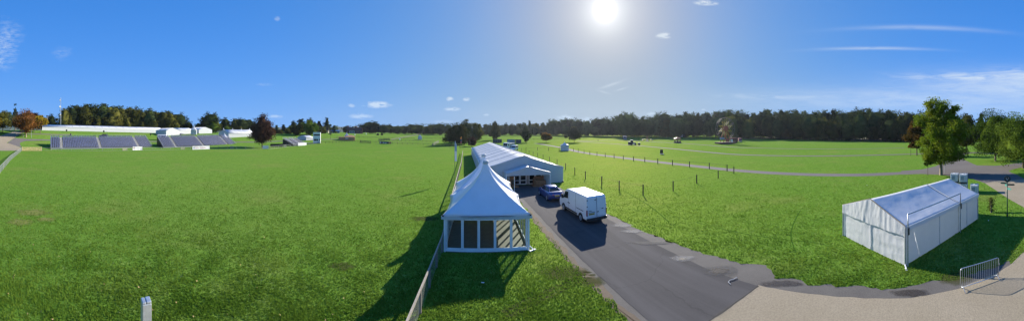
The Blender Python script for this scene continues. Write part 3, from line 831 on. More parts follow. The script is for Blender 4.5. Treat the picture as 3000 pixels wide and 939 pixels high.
for q, nm in ((q1, 'hidden end'), (q2, 'sign end')):
    ibc('lower caged water tank of the stack %s' % ('half hidden by the frame tent ridge' if q is q1 else 'beside the single unstacked tank'), (*q, 0), e)
    ibc('upper caged water tank of the stack %s' % ('half hidden by the frame tent ridge' if q is q1 else 'beside the single unstacked tank'), (*q, 1.165), e)
ibc('single unstacked caged water tank at the end of the row', (*q3, 0), e)

# --- rotten post with ivy near the tanks
p = P3(2904, 622)
iv = thing('ivy_post', 'short wooden post overgrown with ivy behind the frame tent', 'post', p)
mb = MB(); mb.tube([(0, 0, 0), (.02, 0, .6), (0, .02, 1.15)], [.1, .09, .085], 8); mb.build('stake', WOODG, iv)
rs = np.random.RandomState(5); n = 420
c = np.stack([rs.normal(0, .16, n), rs.normal(0, .16, n), rs.uniform(.1, 1.4, n)], -1)
LEAF_IVY = leafmat('ivy_leaf', (.05, .08, .015), (.14, .15, .04))
def leaf_quads(c, size, rs, flat=.0):
    n = len(c); u = rs.normal(size=(n, 3)); u /= np.linalg.norm(u, axis=1)[:, None]
    w = rs.normal(size=(n, 3)); w[:, 2] += flat; v = np.cross(u, w); v /= np.linalg.norm(v, axis=1)[:, None]+1e-9
    s = size*(.6+.8*rs.rand(n))[:, None]
    V = np.stack([c-u*s, c-v*s*.55, c+u*s, c+v*s*.55], 1).reshape(-1, 3)
    return V, np.arange(4*n).reshape(n, 4)
V, Fq = leaf_quads(c, .07, rs); np_mesh('ivy', V, Fq, LEAF_IVY, iv)

# --- galvanised post in front of the lens, lower left
px_, d_ = 428, 2.62
gx, gy = PD(px_, d_)
gp = MB(); a = .048
prof = [(-a, -a), (a, -a), (a, a), (-a, a)]
gp.loft([[(x, y, 0) for x, y in prof], [(x*.96, y*.96, 6.03) for x, y in prof]])
gp.box((-.027, 0, 6.04), (.038, .09, .02)); gp.box((.02, 0, 6.042), (.05, .09, .024))
o = gp.build('steel_post', GALV, None, False, .008); o.location = (gx, gy, 0); o.rotation_euler[2] = math.atan2(-gx, gy)+.22
tag(o, 'galvanised square steel post with notched top, close below the viewpoint', 'post')

# small litter seen in the grass
for px, py, lb in ((1414, 830, 'white paper scrap on the shaded grass before the glazed tent'), (2540, 543, 'pale scrap of litter on the grass behind the frame tent'),
                   (2896, 647, 'white offcut lying on the grass by the frame tent corner')):
    p = P3(px, py); mb = MB(); mb.prism([(-.08, -.03), (.07, -.035), (.09, .03), (-.06, .04)], .03, .05); o = mb.build('litter_scrap', FRAMEW); o.location = p+Vector((0, 0, .02)); tag(o, lb, 'litter')
mb = MB(); mb.tube([(-.35, -.1, .03), (-.3, .12, .04), (-.1, .18, .03), (.1, .1, .03), (.36, .1, .03)], .018, 6)
o = mb.build('rope_end', M('dirty_rope', (.5, .48, .44), .9)); o.location = P3(2150, 824)+Vector((0, 0, .02)); tag(o, 'short pale rope end lying by the puddle on the road', 'rope')
# ================================================================ vehicles near the tents
WPAINT = M('white_car_paint', (.70, .71, .73), .32, 0, .03, 2, dirt=.12, coat=.4)
BPAINT = M('blue_car_paint', (.012, .04, .20), .28, .35, .06, 2, coat=1.)
TAILR = M('tail_lamp_red', (.35, .012, .012), .2, 0, .1, coat=1)
PLATEY = M('yellow_number_plate', (.60, .46, .05), .5)
CHROME = M('bright_metal', (.7, .7, .72), .12, 1.)
def wheel(parent, x, y, r, w, side):
    mb = MB(); mb.disc((0, 0, 0), r, (1, 0, 0), w, 22); o = mb.build('wheel', RUBBER, parent, False, .02); o.location = (x, y, r)
    mb = MB(); mb.disc((side*(w/2+.004), 0, 0), r*.64, (1, 0, 0), .02, 18)
    for k in range(5):
        a = 2*math.pi*k/5; mb.bar((side*(w/2+.02), 0, 0), (side*(w/2+.02), r*.58*math.cos(a), r*.58*math.sin(a)), .05, .02)
    mb.build('rim', ALU, o)
    return o
def car_shell(mb, stations, mi=0):
    """stations: (y, half width at sill, half width at shoulder, z sill, z shoulder, z top, crown)"""
    rings = []
    for (y, ws, wt, z0, z1, z2) in stations:
        rings.append([(-ws*.96, y, z0), (-ws, y, z0+.12), (-wt-.015, y, (z0+z1)/2+.08), (-wt, y, z1), (-wt*.9, y, z2), (-wt*.5, y, z2+.025), (0, y, z2+.035), (wt*.5, y, z2+.025), (wt*.9, y, z2), (wt, y, z1), (wt+.015, y, (z0+z1)/2+.08), (ws, y, z0+.12), (ws*.96, y, z0)])
    mb.loft(rings, True, mi)

# --- white panel van
vh = R_(13.5)
van = thing('panel_van', 'white panel van with closed rear doors parked behind the blue car', 'van', (6.35, 23.9, .012), vh)
W, ZB, ZT = .98, .36, 2.30
side = [(-2.72, ZB+.02), (-2.77, .7), (-2.76, 1.3), (-2.68, 2.18), (-2.56, ZT), (.75, ZT), (1.15, 2.25), (1.45, 2.08), (2.02, 1.38), (2.62, 1.16), (2.80, .95), (2.84, .6), (2.80, ZB)]
def inner(y, z):          # body narrows towards the roof
    k = 1-.055*max(0, (z-1.1))/1.2-.03*max(0, y-1.9)
    if z > ZT-.05: k -= .06
    return W*k
rings = []
for x in (-1, -.93, .93, 1):
    pass
mb = MB()
ring_l = [(-inner(y, z), y, z) for y, z in side]; ring_r = [(inner(y, z), y, z) for y, z in side]
mb.loft([ring_l, ring_r], True)
mb.build('body', WPAINT, van, False, .05)
sx = lambda z, y=0: inner(y, z)
# cab side windows, windscreen
for s in (-1, 1):
    mb = MB(); mb.loft([[(s*(sx(z, y)+o), y, z) for y, z in ((.80, 1.42), (1.86, 1.36), (1.42, 2.0), (.84, 2.04))] for o in (-.02, .006)], True); mb.build('side_window', GLASSD, van)
    mb = MB(); mb.box((s*(W+.004), -1.55, 1.02), (.012, 1.25, .05)); mb.build('sliding_rail', BLACK, van) if True else None
    mb = MB(); mb.box((s*(W+.003), .62, .95), (.008, .014, 1.1)); mb.box((s*(W-.016), .62, 1.85), (.008, .014, .7)); mb.box((s*(W+.003), -.75, .95), (.008, .014, 1.1)); mb.box((s*(W-.016), -.75, 1.85), (.008, .014, .7)); mb.build('door_gap', M('gap_grey', (.12, .125, .13), .7), van)
    for y in (.72, .5):
        mb = MB(); mb.box((s*(W+.012), y, 1.08), (.03, .17, .07)); mb.build('door_handle', BLACK, van)
    mb = MB(); mb.bar((s*(W-.02), 1.62, 1.36), (s*(W+.16), 1.6, 1.36), .06); mb.box((s*(W+.2), 1.6, 1.52), (.2, .12, .42)); mb.build('door_mirror', BLACK, van, False, .03)
    mb = MB(); mb.box((s*(W+.005), .45, .5), (.03, 3.0, .12)); mb.build('side_moulding', BLACK, van)
    # wheel arches and wheels
    for y in (1.78, -1.72):
        mb = MB(); mb.loft([[(x, y+.42*math.cos(a), .36+.42*math.sin(a)) for a in np.linspace(-.15, math.pi+.15, 14)] for x in (s*(W-.25), s*(W+.008))], True); mb.build('wheel_arch', BLACK, van)
        wheel(van, s*(W-.10), y, .345, .22, s)
    # tall tail lamps up the rear corners
    mb = MB(); mb.box((s*(W-.035), -2.755, .98), (.11, .06, .46)); tl = mb.build('tail_lamp', TAILR, van, False, .015)
    mb = MB(); mb.box((s*(W-.035), -2.757, 1.12), (.10, .062, .10)); mb.build('clear_lens', M('smoky_lens', (.2, .12, .12), .2), tl)
    mb = MB()
    for z in (.75, 1.5, 2.0): mb.box((s*(W-.05-.03*(z > 1.6)), -2.765+.05*(z > 1.6), z), (.05, .05, .09))
    mb.build('door_hinge', DKMET, van)
mb = MB(); mb.loft([[(s*(inner(y, z)-.07), y+.012, z+.012) for s, y, z in ((-1, 1.99, 1.42), (1, 1.99, 1.42), (1, 1.48, 2.04), (-1, 1.48, 2.04))], [(s*(inner(y, z)-.07), y-.03, z-.03) for s, y, z in ((-1, 1.99, 1.42), (1, 1.99, 1.42), (1, 1.48, 2.04), (-1, 1.48, 2.04))]], True); mb.build('windscreen', GLASSD, van)
mb = MB(); mb.box((0, -2.80, .42), (1.98, .16, .2)); mb.box((0, -2.9, .35), (1.7, .1, .08)); mb.build('rear_bumper', BLACK, van, False, .03)
mb = MB(); mb.box((0, 2.80, .5), (1.94, .16, .4)); mb.build('front_bumper', BLACK, van, False, .04)
mb = MB(); mb.bar((0, -2.785, .56), (0, -2.775, 1.32), .016, .03); mb.bar((0, -2.775, 1.32), (0, -2.695, 2.2), .016, .03); mb.build('door_split', M('gap_grey'), van) if False else mb.build('door_split', _M['gap_grey'], van)
mb = MB(); mb.box((-.5, -2.79, .86), (.54, .02, .125)); pl = mb.build('number_plate', PLATEY, van)
mb = MB()
for k in range(7):
    mb.box((-.72+.072*k, -2.803, .86), (.045, .006, .07))
mb.build('plate_lettering', BLACK, pl)
mb = MB(); mb.box((-.5, -2.792, 1.0), (.62, .02, .03)); mb.build('plate_lamp', BLACK, van)
mb = MB(); mb.box((-.66, -2.785, 1.12), (.28, .012, .035)); mb.build('badge', DKMET, van)
for x, z in ((-.12, 1.98), (.1, .98), (.56, 1.2)):
    mb = MB(); mb.box((x, -2.785+.068*(z > 1.5), z), (.16, .03, .05)); mb.build('rear_handle', BLACK, van)
# pressed ribs on the roof
mb = MB()
for x in (-.62, -.2, .2, .62): mb.box((x, -.9, ZT+.008), (.2, 2.9, .016))
mb.build('roof_rib', WPAINT, van, False, .006)

# --- blue saloon
ch = R_(12)
car = thing('blue_car', 'dark blue saloon car with a sloping back, parked before the porch', 'car', (4.46, 30.86, .012), ch)
mb = MB()
st = [(-2.22, .70, .74, .40, .82, .94), (-2.14, .83, .84, .26, .84, 1.0), (-1.75, .89, .885, .2, .86, 1.03), (-1.3, .9, .9, .2, .86, 1.0), (.6, .9, .9, .2, .84, .98), (1.2, .9, .89, .2, .80, .95), (1.75, .88, .86, .2, .74, .86), (2.1, .82, .80, .24, .66, .76), (2.26, .66, .68, .34, .58, .66)]
car_shell(mb, st); mb.build('body', BPAINT, car, True, 0)
# cabin: painted roof above glass
def cab(zs):
    pass
lower = [(-1.72, .70, 1.03), (-1.1, .80, 1.0), (0, .82, .985), (.7, .80, .975), (1.15, .72, .95)]
upper = [(-1.05, .52, 1.30), (-.7, .58, 1.40), (-.1, .60, 1.44), (.3, .58, 1.41), (.55, .54, 1.34)]
mb = MB(); rings = []
for (y, w, z), (y2, w2, z2) in zip(lower, upper):
    rings.append([(-w, y, z-.04), (-w2, y2, z2), (0, y2, z2+.02), (w2, y2, z2), (w, y, z-.04)])
mb.loft(rings, True); mb.build('cabin_glass', GLASSD, car)
mb = MB(); rings = []
for (y2, w2, z2) in upper:
    rings.append([(-w2-.012, y2, z2-.05), (-w2+.02, y2, z2+.012), (-w2*.5, y2, z2+.035), (0, y2, z2+.042), (w2*.5, y2, z2+.035), (w2-.02, y2, z2+.012), (w2+.012, y2, z2-.05)])
mb.loft(rings, True); mb.build('roof', BPAINT, car, True)
for s in (-1, 1):
    for k in (0, 2, 4):
        a, b = lower[k], upper[k]
        mb = MB(); mb.bar((s*(a[1]+.006), a[0], a[2]-.03), (s*(b[1]+.006), b[0], b[2]), .07, .05); mb.build('roof_pillar', BPAINT, car)
    mb = MB(); mb.box((s*.98, .72, 1.02), (.2, .1, .13)); mb.build('door_mirror', BPAINT, car, False, .03)
    for y in (1.38, -1.3):
        mb = MB(); mb.loft([[(x, y+.36*math.cos(a), .32+.36*math.sin(a)) for a in np.linspace(-.1, math.pi+.1, 14)] for x in (s*.7, s*.908)], True); mb.build('wheel_arch', BLACK, car)
        wheel(car, s*.80, y, .32, .21, s)
    mb = MB(); mb.loft([[(s*.42, -2.235, .86), (s*.80, -2.16, .87), (s*.86, -2.0, .88), (s*.86, -2.0, .76), (s*.80, -2.17, .74), (s*.42, -2.245, .76)], [(s*.42, -2.15, .86), (s*.78, -2.08, .87), (s*.82, -1.95, .88), (s*.82, -1.95, .76), (s*.78, -2.08, .74), (s*.42, -2.15, .76)]], True); mb.build('tail_lamp', TAILR, car)
    mb = MB(); mb.loft([[(s*.5, 2.2, .60), (s*.78, 2.1, .64), (s*.78, 2.1, .54), (s*.5, 2.22, .52)], [(s*.5, 2.0, .60), (s*.76, 1.95, .64), (s*.76, 1.95, .54), (s*.5, 2.0, .52)]], True); mb.build('headlight', CHROME, car)
    mb = MB(); mb.tube([(s*.55, -2.28, .3), (s*.55, -2.1, .3)], .045, 8); mb.build('exhaust_tip', CHROME, car)
    mb = MB(); mb.box((s*.905, .05, .8), (.02, .16, .03)); mb.build('door_handle', BPAINT, car)
mb = MB(); mb.box((0, -2.24, .66), (.53, .03, .12)); pl = mb.build('number_plate', PLATEY, car)
mb = MB()
for k in range(7):
    mb.box((-.215+.072*k, -2.258, .66), (.045, .006, .07))
mb.build('plate_lettering', BLACK, pl)
mb = MB(); mb.box((0, -2.2, .33), (1.4, .1, .16)); mb.build('rear_diffuser', BLACK, car, False, .02)
mb = MB(); mb.loft([[(-.6, -1.9, 1.06), (.6, -1.9, 1.06), (.6, -2.16, 1.075), (-.6, -2.16, 1.075)], [(-.6, -1.9, 1.03), (.6, -1.9, 1.03), (.6, -2.14, 1.05), (-.6, -2.14, 1.05)]], True); mb.build('boot_lip', BPAINT, car)
mb = MB(); mb.disc((0, -2.24, .8), .05, (0, 1, 0), .02, 12); mb.build('badge', CHROME, car)

# ---------------------------------------------------------------- simple lorries, vans and cars far off (each with cab, box, wheels)
def lorry(label, px, py, rz, body_mat, box_mat, Lb=5.5, hb=2.6, cab_h=2.3, name='lorry', cat='lorry', wb=2.3):
    p = P3(px, py); t = thing(name, label, cat, p, rz)
    mb = MB(); w = wb/2
    mb.extx([(0, .55), (1.9, .55), (1.95, 1.3), (1.75, cab_h+.5), (0, cab_h+.6)], -w, w); cb_ = mb.build('cab', body_mat, t, False, .06)
    mb = MB(); mb.loft([[(s*(w-.12), 1.97-.02*(z > 2), z) for s, z in ((-1, 1.4), (1, 1.4))]+[(w-.15, 1.79, cab_h+.3), (-(w-.15), 1.79, cab_h+.3)], [(s*(w-.12), 1.9, z) for s, z in ((-1, 1.4), (1, 1.4))]+[(w-.15, 1.72, cab_h+.3), (-(w-.15), 1.72, cab_h+.3)]], True); mb.build('windscreen', GLASSD, cb_)
    for s in (-1, 1):
        mb = MB(); mb.box((s*(w+.004), 1.05, 1.85), (.02, .9, .7)); mb.build('window', GLASSD, cb_)
        mb = MB(); mb.box((s*(w-.3), 1.96, .85), (.35, .06, .18)); mb.build('headlight', CHROME, t)
    mb = MB(); mb.box((0, 1.96, .62), (wb-.05, .14, .3)); mb.build('bumper', FRAMEW, t)
    mb = MB(); mb.box((0, -Lb/2-.2, .9+hb/2), (wb+.05, Lb, hb)); mb.build('cargo_box', box_mat, t, False, .04)
    mb = MB(); mb.box((0, -Lb/2, .72), (1.0, Lb+1, .3)); mb.build('chassis', DKMET, t)
    for s in (-1, 1):
        for y in (1.05, -Lb+1.0):
            mb = MB(); mb.disc((s*(w-.16), y, .48), .48, (1, 0, 0), .3, 14); mb.build('wheel', RUBBER, t)
    return t
BLUEG = M('faded_blue_paint', (.10, .16, .26), .5, .1, .1); GREYBOX = M('grey_box_body', (.16, .17, .18), .6, 0, .15)
RED = M('faded_red_paint', (.22, .04, .035), .55, 0, .2); PINKB = M('pinkish_board', (.34, .16, .14), .7, 0, .25)
lorry('blue and white lorry facing the field from under the wood edge', 1831, 409, R_(180-16), BLUEG, M('dark_blue_box', (.05, .07, .11), .6))
lorry('white fronted lorry with a grey box in the wood shade beyond the carousel', 1998, 402.5, R_(95), FRAMEW, GREYBOX)
lorry('white cabbed flat lorry parked behind the long marquee ridge', 1487, 436, R_(150), FRAMEW, M('slatted_grey_side', (.34, .36, .38), .6), 4.5, 1.6)
def small_van(name, label, cat, px, py, rz, paint, L=5.0, W=1.9, Hh=2.2, nose=1.2):
    p = P3(px, py); t = thing(name, label, cat, p, rz); w = W/2
    prof = [(-L/2, .4), (-L/2, Hh-.15), (-L/2+.15, Hh), (L/2-nose-.9, Hh), (L/2-nose, Hh*.56), (L/2-.1, Hh*.46), (L/2, .8), (L/2, .4)]
    mb = MB(); mb.extx(prof, -w, w); mb.build('body', paint, t, False, .08)
    for s in (-1, 1):
        mb = MB(); mb.loft([[(s*(w+o), y, z) for y, z in ((-L/2+.4, Hh*.62), (L/2-nose-.1, Hh*.6), (L/2-nose-.85, Hh*.93), (-L/2+.4, Hh*.93))] for o in (-.02, .01)], True); mb.build('side_window', GLASSD, t)
        for y in (-L/2+.9, L/2-.9):
            mb = MB(); mb.disc((s*(w-.1), y, .34), .34, (1, 0, 0), .22, 14); mb.build('wheel', RUBBER, t)
    mb = MB(); mb.loft([[(s*(w-.12), L/2-nose-o*.9+.03, Hh*.56+o*Hh*.42) for s, o in ((-1, .05), (1, .05), (1, .95), (-1, .95))], [(s*(w-.12), L/2-nose-o*.9-.05, Hh*.56+o*Hh*.42-.05) for s, o in ((-1, .05), (1, .05), (1, .95), (-1, .95))]], True); mb.build('windscreen', GLASSD, t)
    mb = MB(); mb.box((0, -L/2-.01, Hh*.75), (W*.8, .03, Hh*.3)); mb.build('rear_window', GLASSD, t)
    return t
small_van('delivery_van', 'small white van parked behind the long marquee by the stake fence', 'van', 1506, 441, R_(160), WPAINT)
small_van('estate_car', 'dark grey estate car parked behind the seating stand with three aisles', 'car', 303, 400, R_(-205), M('dark_grey_paint', (.05, .055, .065), .3, .3, coat=.8), 4.7, 1.85, 1.55)
# ================================================================ fences
def polyline(px, world=False):
    return [Vector((*p, G(*p))) if world else P3(*p) for p in px]
def walk(pts, step):
    out = []; carry = 0
    for i in range(len(pts)-1):
        a, b = pts[i], pts[i+1]; L = (b-a).length; k = max(1, round(L/step))
        for q in range(k): out.append(a.lerp(b, q/k))
    out.append(pts[-1])
    for p in out: p.z = G(p.x, p.y)
    return out
def fence(name, label, pts, step, h, post, rails, mat, rail_mat=None, net=None, round_post=False, cat='fence', group=None):
    """posts and rails along ground points; rails = list of (height, thickness)"""
    pp = walk(pts, step); o0 = pp[0].copy()
    t = thing(name, label, cat, o0, 0, group)
    for p in pp:
        q = p-o0; mb = MB(); dz = random.uniform(-.03, .03)
        if round_post: mb.tube([(q.x, q.y, q.z), (q.x+random.uniform(-.03, .03), q.y+random.uniform(-.03, .03), q.z+h+dz)], post/2, 7)
        else: mb.box((q.x, q.y, q.z+(h+dz)/2), (post, post, h+dz), random.uniform(-.2, .2))
        mb.build('post', mat, t)
    for z, th in rails:
        mb = MB()
        for a, b in zip(pp[:-1], pp[1:]):
            mb.bar(a-o0+Vector((0, 0, z)), b-o0+Vector((0, 0, z)), th*.6, th)
        mb.build('rail', rail_mat or mat, t)
    if net:
        z0, z1, m = net; me = bpy.data.meshes.new('netting'); vs = []; fs = []; uv = []; u = 0
        for a, b in zip(pp[:-1], pp[1:]):
            n = len(vs); L = (b-a).length
            for p, uu in ((a, u), (b, u+L)):
                for z in (z0, z1): vs.append(p-o0+Vector((.0, .0, z))); uv.append((uu, z))
            fs.append((n, n+2, n+3, n+1)); u += L
        me.from_pydata(vs, [], fs); l = me.uv_layers.new(); 
        for lp in me.loops: l.data[lp.index].uv = uv[lp.vertex_index]
        me.materials.append(m); o = bpy.data.objects.new('netting', me); COL.objects.link(o); o.parent = t
    return t
NET = mesh_wire('galvanised_netting', (.26, .27, .27), .075, .0045)
# rail fence at the arena side, running past the pointed tents
fl = [(-3.2, 6.0), (-3.63, 8.74), (-4.0, 12.5), (-4.42, 16.4), (-5.3, 22), (-6.4, 28), (-11.2, 58), (-17.2, 92)]
fence('rail_fence', 'timber rail fence with wire netting running past the pointed tents to the far corner', polyline(fl, True), 2.0, .98, .10, [(.98, .11)], WOODG, M('weathered_rail', (.30, .26, .21), .8, 0, .3, 6, .2), (.05, .95, NET))
# netting fence on the left edge
fence('netting_fence', 'grey metal rail fence with netting at the left edge of the arena', polyline([(-26, 534), (0, 507), (30, 470), (64, 441)]), 2.6, 1.3, .09, [(1.3, .08), (.65, .03)], M('pale_post', (.24, .235, .21), .8, 0, .2), M('dull_rail', (.22, .235, .235), .8, 0, .2), (.02, 1.27, mesh_wire('blue_grey_netting', (.12, .16, .16), .08, .011)))
# arena rail along the stands, pale metal; dark timber rail on the far side
fence('arena_rail', 'pale grey metal rail and posts before the three seating stands', polyline([(122, 440), (300, 441.5), (500, 438.5), (640, 435.5), (720, 436.5), (790, 436), (850, 429), (930, 420.5)]), 4.2, 1.1, .10, [(1.08, .07), (.12, .05)], M('pale_post'), GALV)
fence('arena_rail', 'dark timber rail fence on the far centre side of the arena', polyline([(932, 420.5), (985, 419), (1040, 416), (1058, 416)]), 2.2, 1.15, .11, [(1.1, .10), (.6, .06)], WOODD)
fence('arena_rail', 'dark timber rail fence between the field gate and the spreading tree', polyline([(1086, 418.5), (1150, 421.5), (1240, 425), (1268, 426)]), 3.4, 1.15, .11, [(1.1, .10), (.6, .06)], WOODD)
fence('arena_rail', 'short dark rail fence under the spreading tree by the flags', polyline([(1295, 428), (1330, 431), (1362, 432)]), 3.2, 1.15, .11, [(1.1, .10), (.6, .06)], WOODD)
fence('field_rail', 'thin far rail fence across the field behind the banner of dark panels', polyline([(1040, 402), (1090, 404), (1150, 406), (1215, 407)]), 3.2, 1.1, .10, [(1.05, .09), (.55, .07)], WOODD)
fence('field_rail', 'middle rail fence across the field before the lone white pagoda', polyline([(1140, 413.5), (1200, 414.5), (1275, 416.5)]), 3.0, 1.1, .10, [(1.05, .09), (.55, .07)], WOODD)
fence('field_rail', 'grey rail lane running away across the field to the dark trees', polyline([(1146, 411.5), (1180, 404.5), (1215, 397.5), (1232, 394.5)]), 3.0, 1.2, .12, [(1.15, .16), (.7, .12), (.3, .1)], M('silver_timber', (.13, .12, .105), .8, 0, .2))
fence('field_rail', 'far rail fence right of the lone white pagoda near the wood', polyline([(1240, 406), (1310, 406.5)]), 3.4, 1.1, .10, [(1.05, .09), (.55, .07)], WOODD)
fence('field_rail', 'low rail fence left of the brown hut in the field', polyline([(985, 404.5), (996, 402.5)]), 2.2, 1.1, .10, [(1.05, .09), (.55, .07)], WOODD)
fence('wood_rail', 'dark rail fence before the wood beyond the orange tree', polyline([(1540, 409.5), (1600, 409), (1680, 407.5), (1720, 406.5)]), 3.4, 1.2, .12, [(1.15, .11), (.6, .1)], WOODD)
fence('wood_rail', 'dark rail fence along the right wood beside the rough bank', polyline([(2225, 405.5), (2330, 407.5), (2470, 412), (2560, 415), (2645, 412)]), 4.0, 1.25, .13, [(1.2, .12), (.65, .1)], WOODG)
# stakes with a single wire
STK = M('dark_stake', (.035, .032, .03), .8, 0, .2)
fence('stake_fence', 'line of dark stakes with thin wire beside the long marquee, nearest the road', polyline([(1884, 571), (1814, 557), (1763, 542), (1715, 524), (1684, 512), (1657, 497), (1632, 482), (1610, 473), (1591, 465.5), (1575, 459.5), (1562, 455), (1550, 451), (1541, 447), (1528, 443)]), 60, 1.3, .11, [(1.15, .012)], STK)
fence('stake_fence', 'line of dark stakes in the grass turning from the road towards the tarmac path', polyline([(1884, 571), (1972, 559), (2041, 537), (2104, 522), (2150, 508)])[1:], 60, 1.3, .11, [(1.15, .012)], STK)
fence('stake_fence', 'long line of dark stakes with a rope following the tarmac path', polyline([(1541, 441), (1575, 440.5), (1607, 441), (1638, 442), (1680, 443), (1694, 445), (1711, 449.5), (1728, 453), (1749, 456), (1773, 460), (1799, 463.5), (1826, 468), (1856, 472), (1889, 475), (1927, 480), (1970, 485), (2020, 490), (2078, 495), (2130, 501)]), 60, 1.3, .13, [(1.2, .035)], STK)

def field_gate(label, p0, p1, h, mat, leaves=2, bars=5):
    a, b = P3(*p0), P3(*p1); d = b-a; L = Vector((d.x, d.y)).length
    t = thing('field_gate', label, 'gate', a, math.atan2(d.y, d.x)); sl = d.z/L
    for x in (0, L):
        mb = MB(); mb.box((x, 0, h*.55+sl*x), (.16, .16, h*1.1)); mb.build('gate_post', mat, t)
    for k in range(leaves):
        x0, x1 = L*k/leaves+.12, L*(k+1)/leaves-.12; mb = MB()
        for q in range(bars):
            z = .15+(h-.2)*q/(bars-1); mb.bar((x0, 0, z+sl*x0), (x1, 0, z+sl*x1), .06, .12)
        for x in (x0, x1, (x0+x1)/2): mb.bar((x, .04, .1+sl*x), (x, .04, h+sl*x), .1, .05)
        s = (x0, x1) if k % 2 == 0 else (x1, x0)
        mb.bar((s[0], -.05, .15+sl*s[0]), (s[1], -.05, h-.1+sl*s[1]), .06, .11)
        mb.build('gate_leaf', mat, t)
    return t
field_gate('pale timber five bar gate with two leaves at the arena corner by the concrete road', (66, 441.5), (121, 441.5), 1.5, WOODL)
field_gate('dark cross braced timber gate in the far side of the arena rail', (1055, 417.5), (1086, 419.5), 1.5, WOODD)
field_gate('open dark gate angled beside the spreading tree shadow', (1267, 426.5), (1285, 418.5), 1.6, M('gate_grey', (.14, .13, .12), .8), 1)
for lb, x0, x1, y in (('small pale wicket gate in the rail before the first aisle stand', 360, 372, 441), ('small pale wicket gate in the rail left of the red lettered banner', 531, 541, 438),
                      ('small pale wicket gate in the rail at the right end of the wide stand', 675, 683, 435.5), ('small pale wicket gate between the dark hoardings before the short stand', 832, 837, 430.5)):
    field_gate(lb, (x0, y), (x1, y-.2), 1.15, M('gate_pale', (.42, .37, .30), .8), 1, 4)

# ---------------------------------------------------------------- banners and boards on the rails
def board(name, label, px0, px1, y0, y1, h, mat, cat='banner', back=False, z0=.1, off=.12):
    a, b = P3(px0, y0), P3(px1, y1); 
    for v in (a, b): v *= (1-off/v.length)
    d = b-a; L = Vector((d.x, d.y)).length; a.z = G(a.x, a.y)
    t = thing(name, label, cat, a, math.atan2(d.y, d.x))
    mb = MB(); n = 10; vs = []
    for i in range(n+1):
        for z in (z0, z0+h):
            vs.append((L*i/n, .03*math.sin(i*1.7), z+.02*math.sin(i*2.3)))
    vs2 = [(x, y+.02, z) for x, y, z in vs]; k = len(vs); fs = []
    for i in range(n):
        a_ = 2*i; fs += [(a_, a_+2, a_+3, a_+1), (a_+k, a_+1+k, a_+3+k, a_+2+k), (a_, a_+k, a_+2+k, a_+2), (a_+1, a_+3, a_+3+k, a_+1+k)]
    mb.add(vs+vs2, fs); mb.build('sheet', mat, t)
    return t, L
BANW = M('banner_white', (.76, .75, .76), .6, 0, .03)
REDL = M('faint_red_ink', (.60, .38, .40), .6); BLUEL = M('blue_ink', (.06, .10, .30), .6)
t, L = board('sponsor_banner', 'long white banner with a blue bird mark and faded red lettering on the rail', 564, 614, 438.5, 437, 1.45, BANW)
mb = MB(); mb.bar((.35, -.05, 1.05), (.75, -.05, .75), .03, .16); mb.bar((.6, -.05, .8), (.95, -.05, 1.15), .03, .15); mb.bar((.7, -.05, .85), (.85, -.05, .55), .03, .16); mb.build('bird_mark', BLUEL, t)
# the faded script cannot be read in the photograph: strokes of its size and rhythm
mb = MB(); rr = random.Random(3)
def script(mb, x0, x1, z, hgt, n):
    w = (x1-x0)/n
    for k in range(n):
        x = x0+w*k; hh = hgt*(1.5 if k == 0 else rr.choice((.8, .8, 1.3)))
        mb.bar((x+.05, -.055, z), (x+w*.45, -.055, z+hh), .02, .07); mb.bar((x+w*.45, -.055, z+hh), (x+w*.8, -.055, z), .02, .06)
    mb.bar((x0+w, -.053, z+.06), (x1, -.053, z+.1), .02, .05)
script(mb, 1.2, 3.0, .62, .42, 6); script(mb, 3.4, 6.3, .62, .42, 9); mb.build('faded_script', REDL, t)
t, L = board('sponsor_banner', 'plain white board with a small red shield mark on the rail', 389, 417, 440.5, 440, 1.45, BANW)
mb = MB(); mb.prism([(.35, -.05), (.75, -.05), (.75, -.03), (.35, -.03)], .95, 1.25); mb.prism([(.45, -.05), (.65, -.05), (.65, -.03), (.45, -.03)], .75, .95); mb.build('shield_mark', M('red_ink', (.45, .08, .1), .6), t)
board('sponsor_banner', 'small blank white board beneath the dark copper tree', 769.5, 786.5, 436, 435.8, 1.4, BANW)
t, L = board('sponsor_banner', 'slanting white banner with a pale mark before the short stand', 873, 898, 427, 424.8, 1.5, BANW)
mb = MB(); mb.prism([(.4, -.06), (.9, -.06), (.9, -.04), (.4, -.04)], .7, 1.1); mb.build('pale_mark', M('pale_blue_ink', (.35, .42, .6), .6), t)
t, L = board('sponsor_banner', 'dark slate banner with white blocks and an orange end on the far rail', 1112, 1146, 420.5, 422.5, 1.3, M('slate_vinyl', (.05, .055, .085), .6), 'banner', off=.3)
mb = MB(); mb.prism([(.5, -.07), (1.0, -.07), (1.0, -.04), (.5, -.04)], .3, 1.3); mb.prism([(2.4, -.07), (3.4, -.07), (3.4, -.04), (2.4, -.04)], .5, 1.0); mb.prism([(3.8, -.07), (5.0, -.07), (5.0, -.04), (3.8, -.04)], .35, .8); mb.build('white_block', BANW, t)
mb = MB(); mb.prism([(L*.8, -.08), (L, -.08), (L, -.04), (L*.8, -.04)], .1, 1.4); mb.build('orange_end', M('orange_vinyl', (.55, .27, .10), .6), t)
for lb, a, b, y in (('black hoarding panel right of the copper tree, near the small white board', 792, 830, 433), ('black hoarding panel joining the short stand', 839, 858, 430)):
    board('hoarding', lb, a, b, y-2.5, y-3.2, 1.5, BLACK, 'hoarding', z0=.05, off=-.6)

